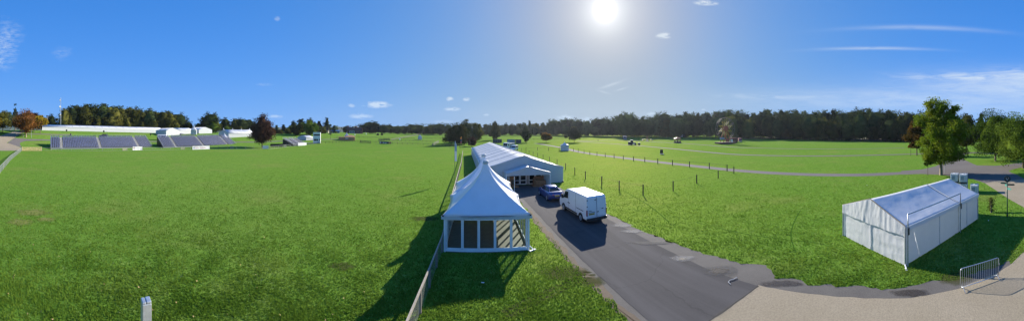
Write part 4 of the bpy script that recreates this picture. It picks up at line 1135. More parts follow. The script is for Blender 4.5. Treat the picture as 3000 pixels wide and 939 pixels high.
# ================================================================ seating stands
SEATB = M('seat_back_navy', (.024, .036, .10), .45, 0, .5, .8); SEATP = M('seat_pan_grey', (.50, .55, .70), .45, 0, .15, 1.5)
DECK = M('stand_deck', (.10, .105, .115), .7, 0, .15); STEP = M('pale_step', (.72, .72, .70), .8, 0, .1)
def grandstand(label, pa, pb, rows, aisles, rise=.43, dep=.82, pitch=.74, dark_left=False, dark_right=False, normal_px=None):
    a, b = pa, pb; d = b-a; d.z = 0; L = d.length
    t = thing('grandstand', label, 'grandstand', a, math.atan2(d.y, d.x), 'seating stands along the arena')
    z0 = .55
    # decks
    mb = MB()
    for r in range(rows):
        mb.box((L/2, .3+dep*r+dep/2, z0+rise*r-.05), (L, dep, .06)); 
        mb.box((L/2, .3+dep*r+.01, z0+rise*r-rise/2-.05), (L, .03, rise-.05))
    mb.build('deck', DECK, t)
    cuts = [0]+[x for f in aisles for x in (f*L-.65, f*L+.65)]+[L]
    for s in range(0, len(cuts), 2):
        x0, x1 = cuts[s], cuts[s+1]; n = max(1, int((x1-x0)/pitch))
        for r in range(rows):
            mb = MB(); y = .3+dep*r+.36; z = z0+rise*r
            for k in range(n):
                x = x0+(x1-x0)*(k+.5)/n
                mb.box((x, y, z+.40), (pitch*.66, .42, .05), mi=0)
                mb.box((x, y+.22, z+.60), (pitch*.70, .05, .42), rx=-.15, mi=1)
            mb.bar((x0+.05, y+.05, z+.34), (x1-.05, y+.05, z+.34), .05, .05, 1)
            mb.build('seat_row', [SEATP, SEATB], t)
    for f in aisles:
        mb = MB()
        for r in range(rows*2+1):
            zz = .25+(z0-.25+rise*(rows-1))*(r/(rows*2)); mb.box((f*L, .1+dep*rows*(r/(rows*2+1)), zz+.03), (1.2, .42, .05))
        mb.build('aisle_steps', STEP, t)
        mb = MB()
        for r in range(rows):
            mb.box((f*L, .3+dep*r+dep/2, z0+rise*r-.015), (1.15, dep, .03))
        mb.build('aisle_floor', BLACK, t)
    for x in (0, L):
        prof = [(.3, 0), (.3+dep*rows, 0), (.3+dep*rows, z0+rise*(rows-1)-.1), (.3, z0-.1)]
        mb = MB(); mb.extx(prof, x-.03, x+.03); mb.build('end_panel', BLACK, t)
        mb = MB(); y1 = .3+dep*rows; zt = z0+rise*(rows-1)
        for hh in (.6, 1.1): mb.bar((x, .35, z0+hh), (x, y1, zt+hh), .05)
        for r in range(0, rows+1, 2): mb.bar((x, .35+dep*r*(rows/(rows)), z0+rise*r*((rows-1)/rows)), (x, .35+dep*r, z0+rise*r*((rows-1)/rows)+1.1), .05)
        mb.build('side_rail', GALV, t)
    mb = MB(); mb.box((L/2, .26, .26), (L-.1, .04, .42)); mb.build('front_panel', M('grey_skirt', (.16, .18, .21), .6), t)
    mb = MB(); y1 = .3+dep*rows; zt = z0+rise*(rows-1)
    for hh in (.55, 1.1): mb.bar((0, y1, zt+hh), (L, y1, zt+hh), .06)
    k = int(L/2.4)
    for i in range(k+1): mb.bar((L*i/k, y1, 0), (L*i/k, y1, zt+1.1), .06)
    mb.build('back_rail', GALV, t)
    mb = MB(); mb.box((L/2, y1-.06, zt/2), (L-.2, .04, zt-.3)); mb.build('rear_cladding', BLACK, t)
    return t
def onperp(px, n_px, d0):
    d = d0/math.cos((px-n_px)/F); x, y = PD(px, d); return Vector((x, y, G(x, y)))
grandstand('widest stand of navy seats farthest left, beside the concrete road and pale gate', onperp(148, 150, 115.5), onperp(446, 150, 115.5), 11, (.105, .475, .86))
grandstand('long stand of navy seats between the dark copper tree and its twin, cabin behind', onperp(478, 215, 114), onperp(693, 215, 114), 11, (.16, .52, .87), dark_left=True)
s3a, s3b = P3(861, 427.5), P3(899, 424)
grandstand('short stand of grey seats seen end on beside the white two storey box', s3a, s3b, 8, (.3, .75), rise=.40, dep=1.0)

# ================================================================ far tents
def tent_between(name, label, pl, pr, depth, eave, ridge, bay=5., finials=False, dl=None, dr=None, gable_front=False, plain=True, group=None):
    """tent whose long wall (or gable) faces the viewer from ground place pl to pr"""
    a, b = pl, pr; d = (b-a); L = Vector((d.x, d.y)).length; ang = math.atan2(d.y, d.x)
    z = min(a.z, b.z)-.15; ee = eave+abs(a.z-b.z)*0
    if gable_front:
        c = (a+b)/2; t = frame_tent(name, label, (c.x, c.y, z), -ang, L, depth, eave, ridge, bay, group, .1, 'marquee', finials, plain=plain)
    else:
        # ridge runs along the wall: rotate the builder by a quarter turn; its left side faces the viewer
        t = frame_tent(name, label, (0, 0, 0), 0, depth, L, eave, ridge, bay, group, .1, 'marquee', finials, plain=plain)
        dirn = Vector((d.x, d.y)).normalized(); away = Vector((-dirn.y, dirn.x))
        t.location = (a.x+away.x*depth/2, a.y+away.y*depth/2, z); t.rotation_euler[2] = ang-math.pi/2
    return t
def G3(px, d): x, y = PD(px, d); return Vector((x, y, G(x, y)))
# longest white marquee on the rise: slightly sloping ground, so it is built in three joined lengths of one tent
la, lb_ = G3(124, 172), G3(480, 191)
t = tent_between('white_marquee', 'very long white ridge marquee of many bays on the rise behind the stands', la, lb_, 15, 2.6, 4.1, 5)
t.rotation_euler[1] = 0
dz = lb_.z-la.z; Ltot = Vector((lb_.x-la.x, lb_.y-la.y)).length
t.location.z = la.z-.1
t.rotation_euler[0] = math.atan2(dz, Ltot)
tent_between('white_marquee', 'white gabled marquee block projecting from the end of the very long marquee', G3(487, 163), G3(527, 169), 12, 3.4, 5.0, 5, gable_front=True)
tent_between('white_marquee', 'shorter white ridge marquee between the projecting block and small pointed tent', G3(524, 172), G3(566, 179), 10, 3.0, 4.4, 5)
pagoda('white_pagoda_tent', 'small white pointed tent at the end of the shorter marquee on the rise', PD(568, 172), R_(-62), 3.6, 2.8, 6.3, ('pvc',)*4, False, simple=True)
tent_between('white_marquee', 'white marquee with blue shaded roof standing alone below the wood', G3(583, 180), G3(621, 187), 13, 2.9, 4.6, 5, gable_front=True)
tent_between('white_marquee', 'white marquee with small peaks along its ridge behind the copper tree', G3(670, 161), G3(747, 174), 11, 3.0, 5.2, 3.4, finials=True)
pagoda('white_pagoda_tent', 'small white pointed tent beside the trailer left of the peaked marquee', PD(657, 146), R_(-50), 3.4, 2.5, 4.9, ('pvc',)*4, False, simple=True)
pagoda('white_pagoda_tent', 'lone white pointed tent in the middle of the far field', PD(1230.5, 208), R_(-20), 3.2, 2.3, 3.9, ('pvc',)*4, False, simple=True)
pagoda('white_pagoda_tent', 'white pointed tent rising behind the brown hut', PD(1016, 186), R_(-35), 3.2, 2.5, 5.0, ('pvc',)*4, False, simple=True)
pagoda('white_pagoda_tent', 'white pointed tent beside the tarmac path and stakes', P(1654, 441), R_(5), 3.0, 2.2, 3.55, ('pvc',)*4, False, simple=True)
tent_between('white_marquee', 'small white ridge marquee between the short stand and the two storey box', P3(897, 411), P3(918, 409.5), 8, 2.2, 3.3, 4, gable_front=False)
# white two storey box
a = P3(928, 420); tw = thing('commentary_box', 'white two storey box with windows beside the short stand', 'building', a, math.radians(38))
BOXW = M('white_cabin', (.74, .74, .72), .5, 0, .05, 1, dirt=.12)
mb = MB(); mb.box((0, 2.0, 3.3), (4.2, 4.0, 6.2)); mb.build('cabin', BOXW, tw, False, .04)
mb = MB(); mb.box((0, 2.0, 6.45), (4.4, 4.2, .1)); mb.build('flat_roof', FRAMEW, tw)
def window_on(t, x, z, w, h, y=-.03, rz=None):
    f = MB(); f.box((x, y, z), (w+.12, .05, h+.12)); o = f.build('window', M('window_frame_grey', (.4, .4, .4), .5), t)
    g = MB(); g.box((x, y-.02, z), (w, .05, h)); g.build('pane', GLASSD, o)
    return o
window_on(tw, 0, 4.95, 3.6, .75); window_on(tw, -1.0, 2.1, 1.0, 1.1); window_on(tw, .2, 2.1, .9, 1.1); window_on(tw, 1.5, 2.2, .5, .9)
mb = MB(); mb.box((-2.14, 1.6, 4.6), (.06, .7, .7)); mb.build('side_window', GLASSD, tw)
mb = MB(); mb.box((-2.13, 2, 2.2), (.06, 3.0, 1.0)); mb.build('side_panel', BLUEG, tw)
mb = MB(); mb.box((0, .02, .12), (4.0, .1, .3)); mb.build('base_skirt', DKMET, tw)
# white kiosk trailer behind the second stand
a = G3(475, 146); k = thing('kiosk_trailer', 'white serving trailer with two dark windows behind the wide stand', 'trailer', a, R_(72)); k.rotation_euler[2] = -(475-1500)/F+R_(-12)
mb = MB(); mb.extx([(-1.0, .6), (-1.05, 2.9), (-.6, 3.15), (.6, 3.15), (1.05, 2.9), (1.0, .6)], -2.4, 2.4); mb.build('body', BOXW, k, False, .06)
for x in (.15, 1.05):
    mb = MB(); mb.box((x, -1.05, 2.05), (.75, .06, .7)); mb.build('hatch', GLASSD, k)
for s in (-1, 1):
    mb = MB(); mb.disc((0, s*.9, .36), .36, (0, 1, 0), .22, 14); mb.build('wheel', RUBBER, k)
mb = MB(); mb.bar((2.4, 0, .6), (3.6, 0, .5), .12); mb.build('tow_bar', DKMET, k)
for z in (.35,):
    mb = MB(); mb.box((2.0, 0, .35), (.12, .12, .6)); mb.build('jockey_stand', DKMET, k)
# blue roofed trailer by the small pointed tent
a = G3(648, 143); k = thing('flat_trailer', 'low dark trailer with a blue sheeted load beside the small pointed tent', 'trailer', a, -(648-1500)/F)
mb = MB(); mb.box((0, 0, .8), (4.6, 2.0, .25)); mb.build('bed', DKMET, k)
mb = MB(); mb.extx([(-.95, .95), (-.9, 1.7), (-.1, 2.5), (.9, 1.7), (.95, .95)], -1.6, 1.4); mb.build('sheeted_load', M('blue_tarpaulin', (.10, .22, .42), .5, 0, .1, 2, .3), k, False, .05)
for s in (-1, 1):
    for x in (-.5, .5):
        mb = MB(); mb.disc((x, s*.85, .36), .36, (0, 1, 0), .22, 12); mb.build('wheel', RUBBER, k)
# poles, mast, speakers on the left rise
a = G3(178, 205); ms = thing('radio_mast', 'tall slim lattice mast with white dishes behind the very long marquee', 'mast', a)
mb = MB(); zt = 25.5
legs = [(.35*math.cos(q), .35*math.sin(q)) for q in (0, 2.094, 4.189)]
for x, y in legs: mb.tube([(x, y, 0), (x*.5, y*.5, zt)], .07, 5)
n = 20
for i in range(n):
    k0, k1 = 1-.5*i/n, 1-.5*(i+1)/n
    for q in range(3):
        x0, y0 = legs[q]; x1, y1 = legs[(q+1) % 3]; mb.bar((x0*k0, y0*k0, zt*i/n), (x1*k1, y1*k1, zt*(i+1)/n), .05)
mb.build('lattice', GALV, ms)
for z, r in ((18.5, .85), (23.6, .55), (12.5, .5)):
    mb = MB(); mb.lathe([(.1, -.3), (r*.7, -.12), (r, .1), (r*.9, .14)], (0, 0, 0), 14); o = mb.build('dish', FRAMEW, ms); o.location = (-.1, -.5, z); o.rotation_euler = (R_(80), 0, R_(-70))
a = G3(140, 225); o = thing('utility_pole', 'wooden utility pole with a cross arm above the very long marquee', 'pole', a)
mb = MB(); mb.tube([(0, 0, 0), (0, 0, 12.5)], [.16, .11], 8); mb.build('pole', WOODG, o); mb = MB(); mb.bar((-.9, .4, 11.9), (.9, -.4, 11.9), .12); mb.build('cross_arm', WOODG, o)
def speaker(label, px, d, h):
    a = G3(px, d); o = thing('field_loudspeaker', label, 'loudspeaker', a, -(px-1500)/F)
    mb = MB(); mb.tube([(0, 0, 0), (0, 0, h)], .05, 6)
    for q in range(3): mb.bar((0, 0, .9), (.5*math.cos(q*2.1), .5*math.sin(q*2.1), 0), .04)
    mb.build('stand', DKMET, o); mb = MB(); mb.box((0, 0, h+.3), (.9, .6, 1.0), 0); mb.build('cabinet', BLACK, o, False, .04); mb = MB(); mb.disc((0, -.31, h+.3), .32, (0, 1, 0), .04, 12); mb.build('cone', DKMET, o)
speaker('black loudspeaker before the very long marquee, nearer the mast', 195, 160, 1.0)
speaker('black loudspeaker on a stand above the dark estate car', 304, 152, 2.6)
speaker('black loudspeaker before the very long marquee, nearer the projecting block', 441, 160, .9)
speaker('black loudspeaker at the corner of the projecting marquee block', 528.5, 158, 1.2)
a = G3(207, 150); o = thing('litter_bin', 'dark litter bin on the rise above the widest stand', 'bin', a); mb = MB(); mb.lathe([(.3, 0), (.35, 1.0), (.37, 1.05)], (0, 0, 0), 12); mb.build('drum', BLACK, o); mb = MB(); mb.lathe([(.38, 1.05), (.25, 1.25), (.05, 1.3)], (0, 0, 0), 12); mb.build('lid', DKMET, o)
for lb, px, y, h in (('thin metal pole left of the brown leaved tree', 67.5, 404, 5), ('thin metal pole right of the brown leaved tree', 92, 404.5, 5)):
    a = P3(px, y); o = thing('thin_pole', lb, 'pole', a); mb = MB(); mb.tube([(0, 0, 0), (0, 0, h)], .06, 6); mb.build('shaft', GALV, o); mb = MB(); mb.box((0, 0, .05), (.3, .3, .1)); mb.build('base_plate', DKMET, o)

# ================================================================ far buildings
def house(name, label, px, d, rz, W, D, eave, ridge, wall, roof, chimneys=(), wins=(), hip=False):
    a = G3(px, d); t = thing(name, label, 'house', a, rz)
    mb = MB(); mb.box((0, D/2, eave/2), (W, D, eave)); mb.build('wall', wall, t)
    ov = .35; mb = MB()
    hx = W/2-(D/2 if hip else -0)*.9
    vs = [(-W/2-ov, -ov, eave), (W/2+ov, -ov, eave), (W/2+ov, D+ov, eave), (-W/2-ov, D+ov, eave), (-hx if hip else -W/2-ov, D/2, ridge), (hx if hip else W/2+ov, D/2, ridge)]
    mb.add(vs, [(0, 1, 5, 4), (2, 3, 4, 5), (1, 2, 5), (3, 0, 4), (3, 2, 1, 0)]); rf = mb.build('roof', roof, t)
    for x in chimneys:
        mb = MB(); mb.box((x, D/2, ridge+.5), (1.0, .8, 2.0)); mb.box((x, D/2, ridge+1.55), (1.15, .95, .15)); mb.build('chimney', wall, rf)
    for x, z in wins:
        w = window_on(t, x, z, 1.1, 1.2, -.04)
    return t
house('brick_house', 'brown brick house with steep tiled roof and pale gable among dark trees', 1048, 296, R_(10), 7.5, 6, 3.0, 6.8, BRICK, TILE, (-2.8,), ((-2, 1.7), (2, 1.7)))
house('stone_house', 'pale walled house with small tiled roofs left of the brown brick one', 1031, 298, R_(18), 6.0, 6, 3.2, 6.6, STONE, TILE, (1.5,), ((-1.2, 1.6), (1.4, 1.6)))
house('brick_house', 'small dark brick cottage with a chimney partly behind trees', 1021, 302, R_(30), 4.5, 5, 4.0, 7.4, BRICK, TILE, (-.8,), ((0, 1.6),))
house('thatched_building', 'low dark roofed building behind hedge between tall trees', 947, 268, R_(30), 10, 7, 2.6, 6.3, STONE, M('dark_thatch', (.06, .05, .042), .95, 0, .3), (), ((-2, 1.4), (2, 1.4)))
HUTB = M('orange_brown_boards', (.46, .23, .10), .7, 0, .15, 3)
hut = house('wooden_hut', 'brown boarded hut with orange brown roof in the field', 1026, 177, R_(33), 6.2, 5.0, 2.4, 3.7, HUTB, M('orange_felt_roof', (.58, .30, .14), .8, 0, .15), (), (), True)
hut['category'] = 'hut'
mb = MB(); mb.box((-5.0, 1.8, 1.2), (5.6, 3.4, 2.4)); mb.build('side_wing', HUTB, hut)
mb = MB(); mb.box((-5.0, 1.8, 2.44), (5.8, 3.7, .12)); mb.build('wing_roof', M('orange_felt_roof'), hut)
for x, z, w in ((-2.7, 1.55, .7), (-1.6, 1.55, .5)):
    mb = MB(); mb.box((x, -.06, z), (w, .06, .8)); mb.build('white_hatch', FRAMEW, hut)
a = G3(979, 276); aw = thing('blue_stall', 'long low blue roofed stall at the field edge', 'stall', a, R_(28))
mb = MB(); mb.extx([(0, 2.3), (2.6, 3.1), (2.6, 2.9), (0, 2.1)], -5.5, 5.5); mb.build('roof', M('bright_blue_sheet', (.03, .14, .36), .5), aw)
mb = MB(); mb.box((0, 2.5, 1.3), (10.8, .1, 2.5)); mb.build('back_wall', M('bright_blue_sheet'), aw)
for x in (-5.3, -1.8, 1.8, 5.3):
    mb = MB(); mb.box((x, .1, 1.1), (.12, .12, 2.2)); mb.build('post', FRAMEW, aw)

# containers behind the marquee
def container(label, px0, px1, py, mat, hh=2.4, ln=2.4):
    a, b = P3(px0, py), P3(px1, py); d = b-a; L = d.length; t = thing('container', label, 'container', a, math.atan2(d.y, d.x))
    mb = MB(); n = 16; prof = []
    for i in range(n*2+1):
        x = L*i/(2*n); prof.append((x, .0 if i % 2 else .05))
    prof += [(L, ln), (0, ln)]; mb.prism(prof, .12, hh); mb.build('ribbed_body', mat, t)
    mb = MB()
    for x in (0.05, L-.05):
        for y in (.0, ln): mb.box((x, y, hh/2), (.16, .16, hh+.06))
    mb.box((L/2, .0, hh), (L, .14, .12)); mb.box((L/2, .0, .12), (L, .14, .16)); mb.build('corner_frame', DKMET, t)
    for x in (L*.25, L*.5, L*.75):
        mb = MB(); mb.tube([(x, -.05, .3), (x, -.05, hh-.2)], .03, 6); mb.build('locking_bar', GALV, t)
    return t
container('dark grey container behind the long marquee, nearest the dark lone trees', 1444, 1470, 418, M('dark_grey_container', (.06, .065, .075), .6), 2.5)
container('pale blue container behind the long marquee', 1486, 1509, 418, M('pale_blue_container', (.28, .36, .42), .55), 2.3)
container('dark brown grey container beside the pale blue one', 1510.5, 1527, 418.5, M('brown_grey_container', (.09, .085, .085), .6), 2.3)

# ================================================================ fairground rides
WR = M('ride_red', (.42, .10, .06), .5, 0, .2); WY = M('ride_yellow', (.50, .36, .03), .45, 0, .15); WO = M('ride_orange', (.42, .13, .03), .5, 0, .2); WPK = M('ride_pink_grey', (.24, .15, .13), .6, 0, .2)
a = P3(2125, 421); fw = thing('ferris_wheel', 'big wheel without gondolas, yellow star hub, on a pink grey platform', 'big wheel', a, -(2125-1500)/F+R_(38))
Rw, zc = 7.0, 9.6
for y in (-.8, .8):
    mb = MB(); pts = [(Rw*math.cos(q), y, zc+Rw*math.sin(q)) for q in np.linspace(0, 2*math.pi, 13)]
    for p, q in zip(pts[:-1], pts[1:]): mb.bar(p, q, .13)
    mb.build('rim', WPK, fw)
    for k in range(12):
        q = 2*math.pi*k/12
        mb = MB(); mb.bar((.5*math.cos(q), y, zc+.5*math.sin(q)), (Rw*math.cos(q), y, zc+Rw*math.sin(q)), .09); mb.build('spoke', WPK, fw)
for k in range(12):
    q = 2*math.pi*k/12; x, z = Rw*math.cos(q), zc+Rw*math.sin(q)
    mb = MB(); mb.bar((x, -.9, z), (x, .9, z), .14); mb.box((x, 0, z-.1), (.3, .4, .2)); mb.build('cross_bar', WPK, fw)
for y in (-.95, .95):
    mb = MB()
    for k in range(8):
        q = 2*math.pi*(k+.5)/8; tip = (4.8*math.cos(q), y, zc+4.8*math.sin(q))
        for s in (-1, 1): mb.bar((1.9*math.cos(q+s*.39), y, zc+1.9*math.sin(q+s*.39)), tip, .17)
    mb.build('star', WY, fw)
    mb = MB(); mb.disc((0, y, zc), 1.7, (0, 1, 0), .1, 20); mb.build('hub', WR, fw)
for y in (-1.5, 1.5):
    for x in (-3.0, 3.0):
        mb = MB(); mb.bar((x, y*1.2, 1.0), (0, y, zc), .3); mb.build('support_leg', WO, fw)
mb = MB(); mb.box((-1.2, -1.5, .75), (11.5, 6.5, .9)); mb.build('platform', M('platform_red_brown', (.20, .09, .07), .7, 0, .25), fw)
mb = MB()
for x in np.linspace(-6.6, 4.2, 8): mb.bar((x, -4.5, 1.2), (x, -4.5, 2.3), .07)
mb.bar((-6.6, -4.5, 2.3), (4.2, -4.5, 2.3), .08); mb.bar((-6.6, -4.5, 1.75), (4.2, -4.5, 1.75), .06); mb.build('guard_rail', WY, fw)
mb = MB(); mb.box((-5.3, -3.6, 3.5), (2.6, 1.4, 1.3)); mb.build('ticket_screen', M('grey_plate'), fw)
for x in (-6.5, -4.1):
    mb = MB(); mb.box((x, -3.6, 2.0), (.12, .12, 2.6)); mb.build('screen_post', WO, fw)
mb = MB(); mb.box((-1.0, -3.4, 2.4), (2.4, .3, 2.0)); mb.build('painted_panel', WR, fw)
a = P3(2150, 418); tr = thing('ride_trailer', 'red boarded trailer with a white nose at the foot of the big wheel', 'trailer', a, -(2150-1500)/F+R_(60))
mb = MB(); mb.box((0, 0, 2.0), (7.0, 2.5, 2.8)); mb.build('box_body', M('ride_dark_red', (.20, .05, .045), .6, 0, .2), tr, False, .05)
mb = MB(); mb.box((-3.55, 0, 1.6), (.12, 2.4, 1.8)); mb.build('nose_panel', FRAMEW, tr)
for s in (-1, 1):
    for x in (1.4, 2.4):
        mb = MB(); mb.disc((x, s*1.05, .48), .48, (0, 1, 0), .3, 12); mb.build('wheel', RUBBER, tr)
mb = MB(); mb.box((-2.6, 0, .4), (.4, 1.6, .8)); mb.build('landing_leg', DKMET, tr)
lorry('red lorry with a pale windscreen parked right of the big wheel', 2168, 415.5, R_(180-40), M('cab_pale_red', (.34, .12, .10), .5), M('ride_dark_red'), 5, 2.0, 2.1)
def roundabout(label, px, py):
    a = P3(px, py); t = thing('carousel', label, 'carousel', a)
    mb = MB(); mb.lathe([(2.5, .0), (2.6, .5), (2.6, .9), (0.1, .95)], (0, 0, 0), 16); mb.build('turntable', M('ride_dark_deck', (.10, .07, .06), .7), t)
    mb = MB(); mb.lathe([(2.5, 2.75), (2.5, 3.0), (1.7, 3.35), (.25, 3.9), (.05, 4.1)], (0, 0, 0), 16); mb.build('canopy', WO, t)
    mb = MB(); mb.lathe([(2.55, 2.6), (2.57, 2.95), (2.53, 2.96)], (0, 0, 0), 16); mb.build('rounding_board', WR, t)
    mb = MB(); mb.lathe([(.45, .4), (.45, 2.6), (.4, 3.0)], (0, 0, 0), 10); mb.build('centre_drum', WR, t)
    for k in range(8):
        q = 2*math.pi*k/8
        mb = MB(); mb.tube([(2.2*math.cos(q), 2.2*math.sin(q), .4), (2.2*math.cos(q), 2.2*math.sin(q), 2.6)], .06, 6); mb.build('pole', WY, t)
        mb = MB(); mb.blob((1.9*math.cos(q+.3), 1.9*math.sin(q+.3), 1.0), (.4, .25, .35), 6, 0, .1, k); mb.build('ride_seat', M('ride_brown', (.12, .08, .06), .7), t)
    return t
roundabout('small orange roofed carousel beyond the white path, left of the lorry', 1984.5, 418)
a = P3(1896, 412.5); sw = thing('chair_ride', 'little chair ride with red tower and yellow side arms near the wood', 'ride', a, -(1896-1500)/F)
mb = MB(); 
for sx in (-1, 1):
    for sy in (-1, 1): mb.bar((sx*1.2, sy*1.2, .2), (sx*.15, sy*.15, 3.6), .16)
mb.build('tower', WR, sw)
for k in range(8):
    q = 2*math.pi*k/8
    mb = MB(); mb.bar((0, 0, 2.0), (4.2*math.cos(q), 4.2*math.sin(q), 1.1), .08); ar = mb.build('arm', WO, sw)
    mb = MB(); mb.box((4.3*math.cos(q), 4.3*math.sin(q), .85), (.9, .9, .6), q); mb.build('car', WY if k % 2 else GREYBOX, sw, False, .08)
mb = MB(); mb.lathe([(1.6, 0), (1.6, .25), (.3, .35)], (0, 0, 0), 14); mb.build('base', M('ride_dark_deck'), sw)
# farm machine, screen
a = P3(1855, 424.5); tc = thing('farm_machine', 'dark farm tractor with a trailed machine and pale panel on the field', 'tractor', a, -(1855-1500)/F+R_(4))
DKG = M('dark_machine_paint', (.055, .055, .05), .55, 0, .3)
mb = MB(); mb.box((-.9, 0, 1.2), (2.0, 1.5, 1.2)); mb.box((.7, 0, 1.1), (1.6, .9, .8)); mb.build('body', DKG, tc, False, .08)
mb = MB(); mb.box((-.8, 0, 2.3), (1.5, 1.4, 1.1)); mb.build('cab', GLASSD, tc, False, .08); mb = MB(); mb.box((-.8, 0, 2.9), (1.6, 1.5, .12)); mb.build('cab_roof', M('grey_plate'), tc)
for x, r in ((-1.1, .8), (1.2, .5)):
    for s in (-1, 1):
        mb = MB(); mb.disc((x, s*.85, r), r, (0, 1, 0), .4, 16); mb.build('wheel', RUBBER, tc)
mb = MB(); mb.box((.1, -.98, .75), (1.3, .08, .4)); mb.build('pale_panel', FRAMEW, tc)
mb = MB(); mb.bar((1.5, 0, .7), (2.8, 0, .7), .15); mb.box((3.4, 0, .9), (1.4, 1.5, .8)); mb.box((-2.4, 0, 1.1), (1.0, 1.7, 1.8)); mb.build('trailed_implement', DKG, tc, False, .05)
for s in (-1, 1):
    mb = MB(); mb.disc((3.4, s*.8, .45), .45, (0, 1, 0), .25, 14); mb.build('implement_wheel', RUBBER, tc)
a = P3(1938, 451.5); sc_ = thing('black_screen', 'small black upright board on a base in the open grass', 'board', a, -(1938-1500)/F+.25)
mb = MB(); mb.box((0, 0, .95), (1.0, .14, 1.3)); mb.build('panel', BLACK, sc_, False, .02); mb = MB(); mb.box((.1, 0, .12), (1.2, .7, .22)); mb.box((0, .0, .3), (.2, .12, .3)); mb.build('base', M('grey_plate'), sc_)
a = P3(1752, 413); o = thing('marker_post', 'tiny dark marker post beside the white path by the wood', 'post', a); mb = MB(); mb.box((0, 0, .5), (.2, .2, 1.0)); mb.build('stake', STK, o); mb = MB(); mb.box((0, 0, 1.05), (.5, .1, .35)); mb.build('plate', STK, o)

# ---------------------------------------------------------------- flags
def feather(label, pos, h, az, cols, name='feather_flag', w=.62, zc=.36):
    t = thing(name, label, 'flag', pos, az)
    mb = MB(); mb.tube([(0, 0, 0), (0, 0, h*.75), (.03, 0, h*.93), (.18, 0, h)], [.035, .025, .018, .012], 6); mb.build('mast', ALU, t, True)
    n = 14; z0, z1 = h*zc, h*.99; cuts = np.linspace(0, n, len(cols)+1).astype(int)
    for k, m in enumerate(cols):
        vs = []; 
        for i in range(cuts[k], cuts[k+1]+1):
            u = i/n; z = z0+(z1-z0)*u; ww = w*(1-max(0, (u-.8))/.2*.75)
            for x, y in ((.03, 0), (ww*.5, .05*math.sin(u*9)), (ww, .1*math.sin(u*7+1))): vs.append((x, y, z-.15*x))
        q = cuts[k+1]-cuts[k]; fs = [(3*i+j, 3*i+j+1, 3*i+j+4, 3*i+j+3) for i in range(q) for j in range(2)]
        mb = MB(); mb.add(vs+[(x, y+.006, z) for x, y, z in vs], fs+[tuple(reversed([v+len(vs) for v in f])) for f in fs]); mb.build('cloth', m, t)
    return t
feather('tall white feather flag standing at the rail fence before the spreading tree', (-8.8, 40.2, 0), 6.3, R_(10), [M('flag_white', (.74, .75, .78), .6, trans=.2), M('flag_blue_grey', (.40, .46, .56), .6, trans=.2)], w=.34, zc=.5)
pf = P3(1353, 431)
feather('orange topped feather flag with red and dark blue lower cloth at the arena corner', pf, 5.4, R_(160), [M('flag_red', (.42, .12, .12), .6, trans=.2), M('flag_navy', (.04, .04, .12), .6, trans=.2), M('flag_orange', (.75, .33, .03), .6, trans=.25)], w=.9)
for lb, px, d in (('dark brush jump left of the pair on the far field', 1107, 246), ('dark brush jump right of the pair on the far field', 1119, 250)):
    a = G3(px, d); t = thing('brush_jump', lb, 'jump', a, R_(15)); mb = MB(); mb.blob((0, 0, .9), (1.2, .5, .8), 7, 0, .2, int(px)); mb.build('brush', M('dark_brush', (.02, .03, .015), .95), t); mb = MB(); mb.box((0, 0, .3), (2.6, .5, .5)); mb.build('frame', WOODD, t)
for lb, px, py in (('dark stacked rail jump left of the grey rail lane', 1118, 412.5), ('dark stacked rail jump meeting the grey rail lane', 1133, 411)):
    a = P3(px, py); t = thing('rail_jump', lb, 'jump', a, R_(8))
    for x in (-2.0, 0, 2.0):
        mb = MB(); mb.box((x, 0, .75), (.2, .2, 1.5)); mb.build('post', WOODD, t)
    mb = MB()
    for z in (.3, .65, 1.0, 1.35): mb.bar((-2.2, -.12, z), (2.2, -.12, z), .1, .22)
    mb.build('rail', M('dark_slate_timber', (.05, .055, .055), .8), t)
for lb, px, py in (('white marker block near the grey rail lane', 1171, 410), ('white marker block left of the brick houses on the field', 1039.5, 396), ('white marker block on the field below the brick house', 1073, 393.5)):
    a = P3(px, py); t = thing('marker_block', lb, 'marker', a); mb = MB(); mb.box((0, 0, .55), (.6, .6, 1.1)); mb.build('block', FRAMEW, t, False, .04); mb = MB(); mb.box((0, 0, 1.13), (.75, .75, .06)); mb.build('cap', FRAMEW, t)
# ================================================================ trees
L_DARK = leafmat('leaf_dark_green', (.020, .034, .012), (.050, .070, .022))
L_OLIVE = leafmat('leaf_olive', (.040, .052, .012), (.11, .105, .022))
L_GREEN = leafmat('leaf_green', (.032, .072, .010), (.10, .145, .020), .3, .25)
L_YG = leafmat('leaf_yellow_green', (.035, .11, .010), (.20, .235, .022), .38, .08)
L_COPPER = leafmat('leaf_copper', (.022, .014, .010), (.075, .040, .026), .25)
L_RUST = leafmat('leaf_rust', (.06, .045, .015), (.21, .085, .025), .3)
L_GOLD = leafmat('leaf_gold', (.12, .10, .012), (.34, .24, .02), .35)
L_ORANGE = leafmat('leaf_orange', (.09, .075, .02), (.34, .16, .03), .35)
L_GREY = leafmat('leaf_grey_green', (.045, .06, .03), (.12, .13, .075))
L_PINE = leafmat('leaf_blue_green', (.018, .034, .020), (.05, .075, .045))
BARK = M('bark', (.10, .075, .055), .95, 0, .35, 5, .6, 14); BARKP = M('pale_bark', (.22, .18, .13), .9, 0, .3, 5, .5, 14)

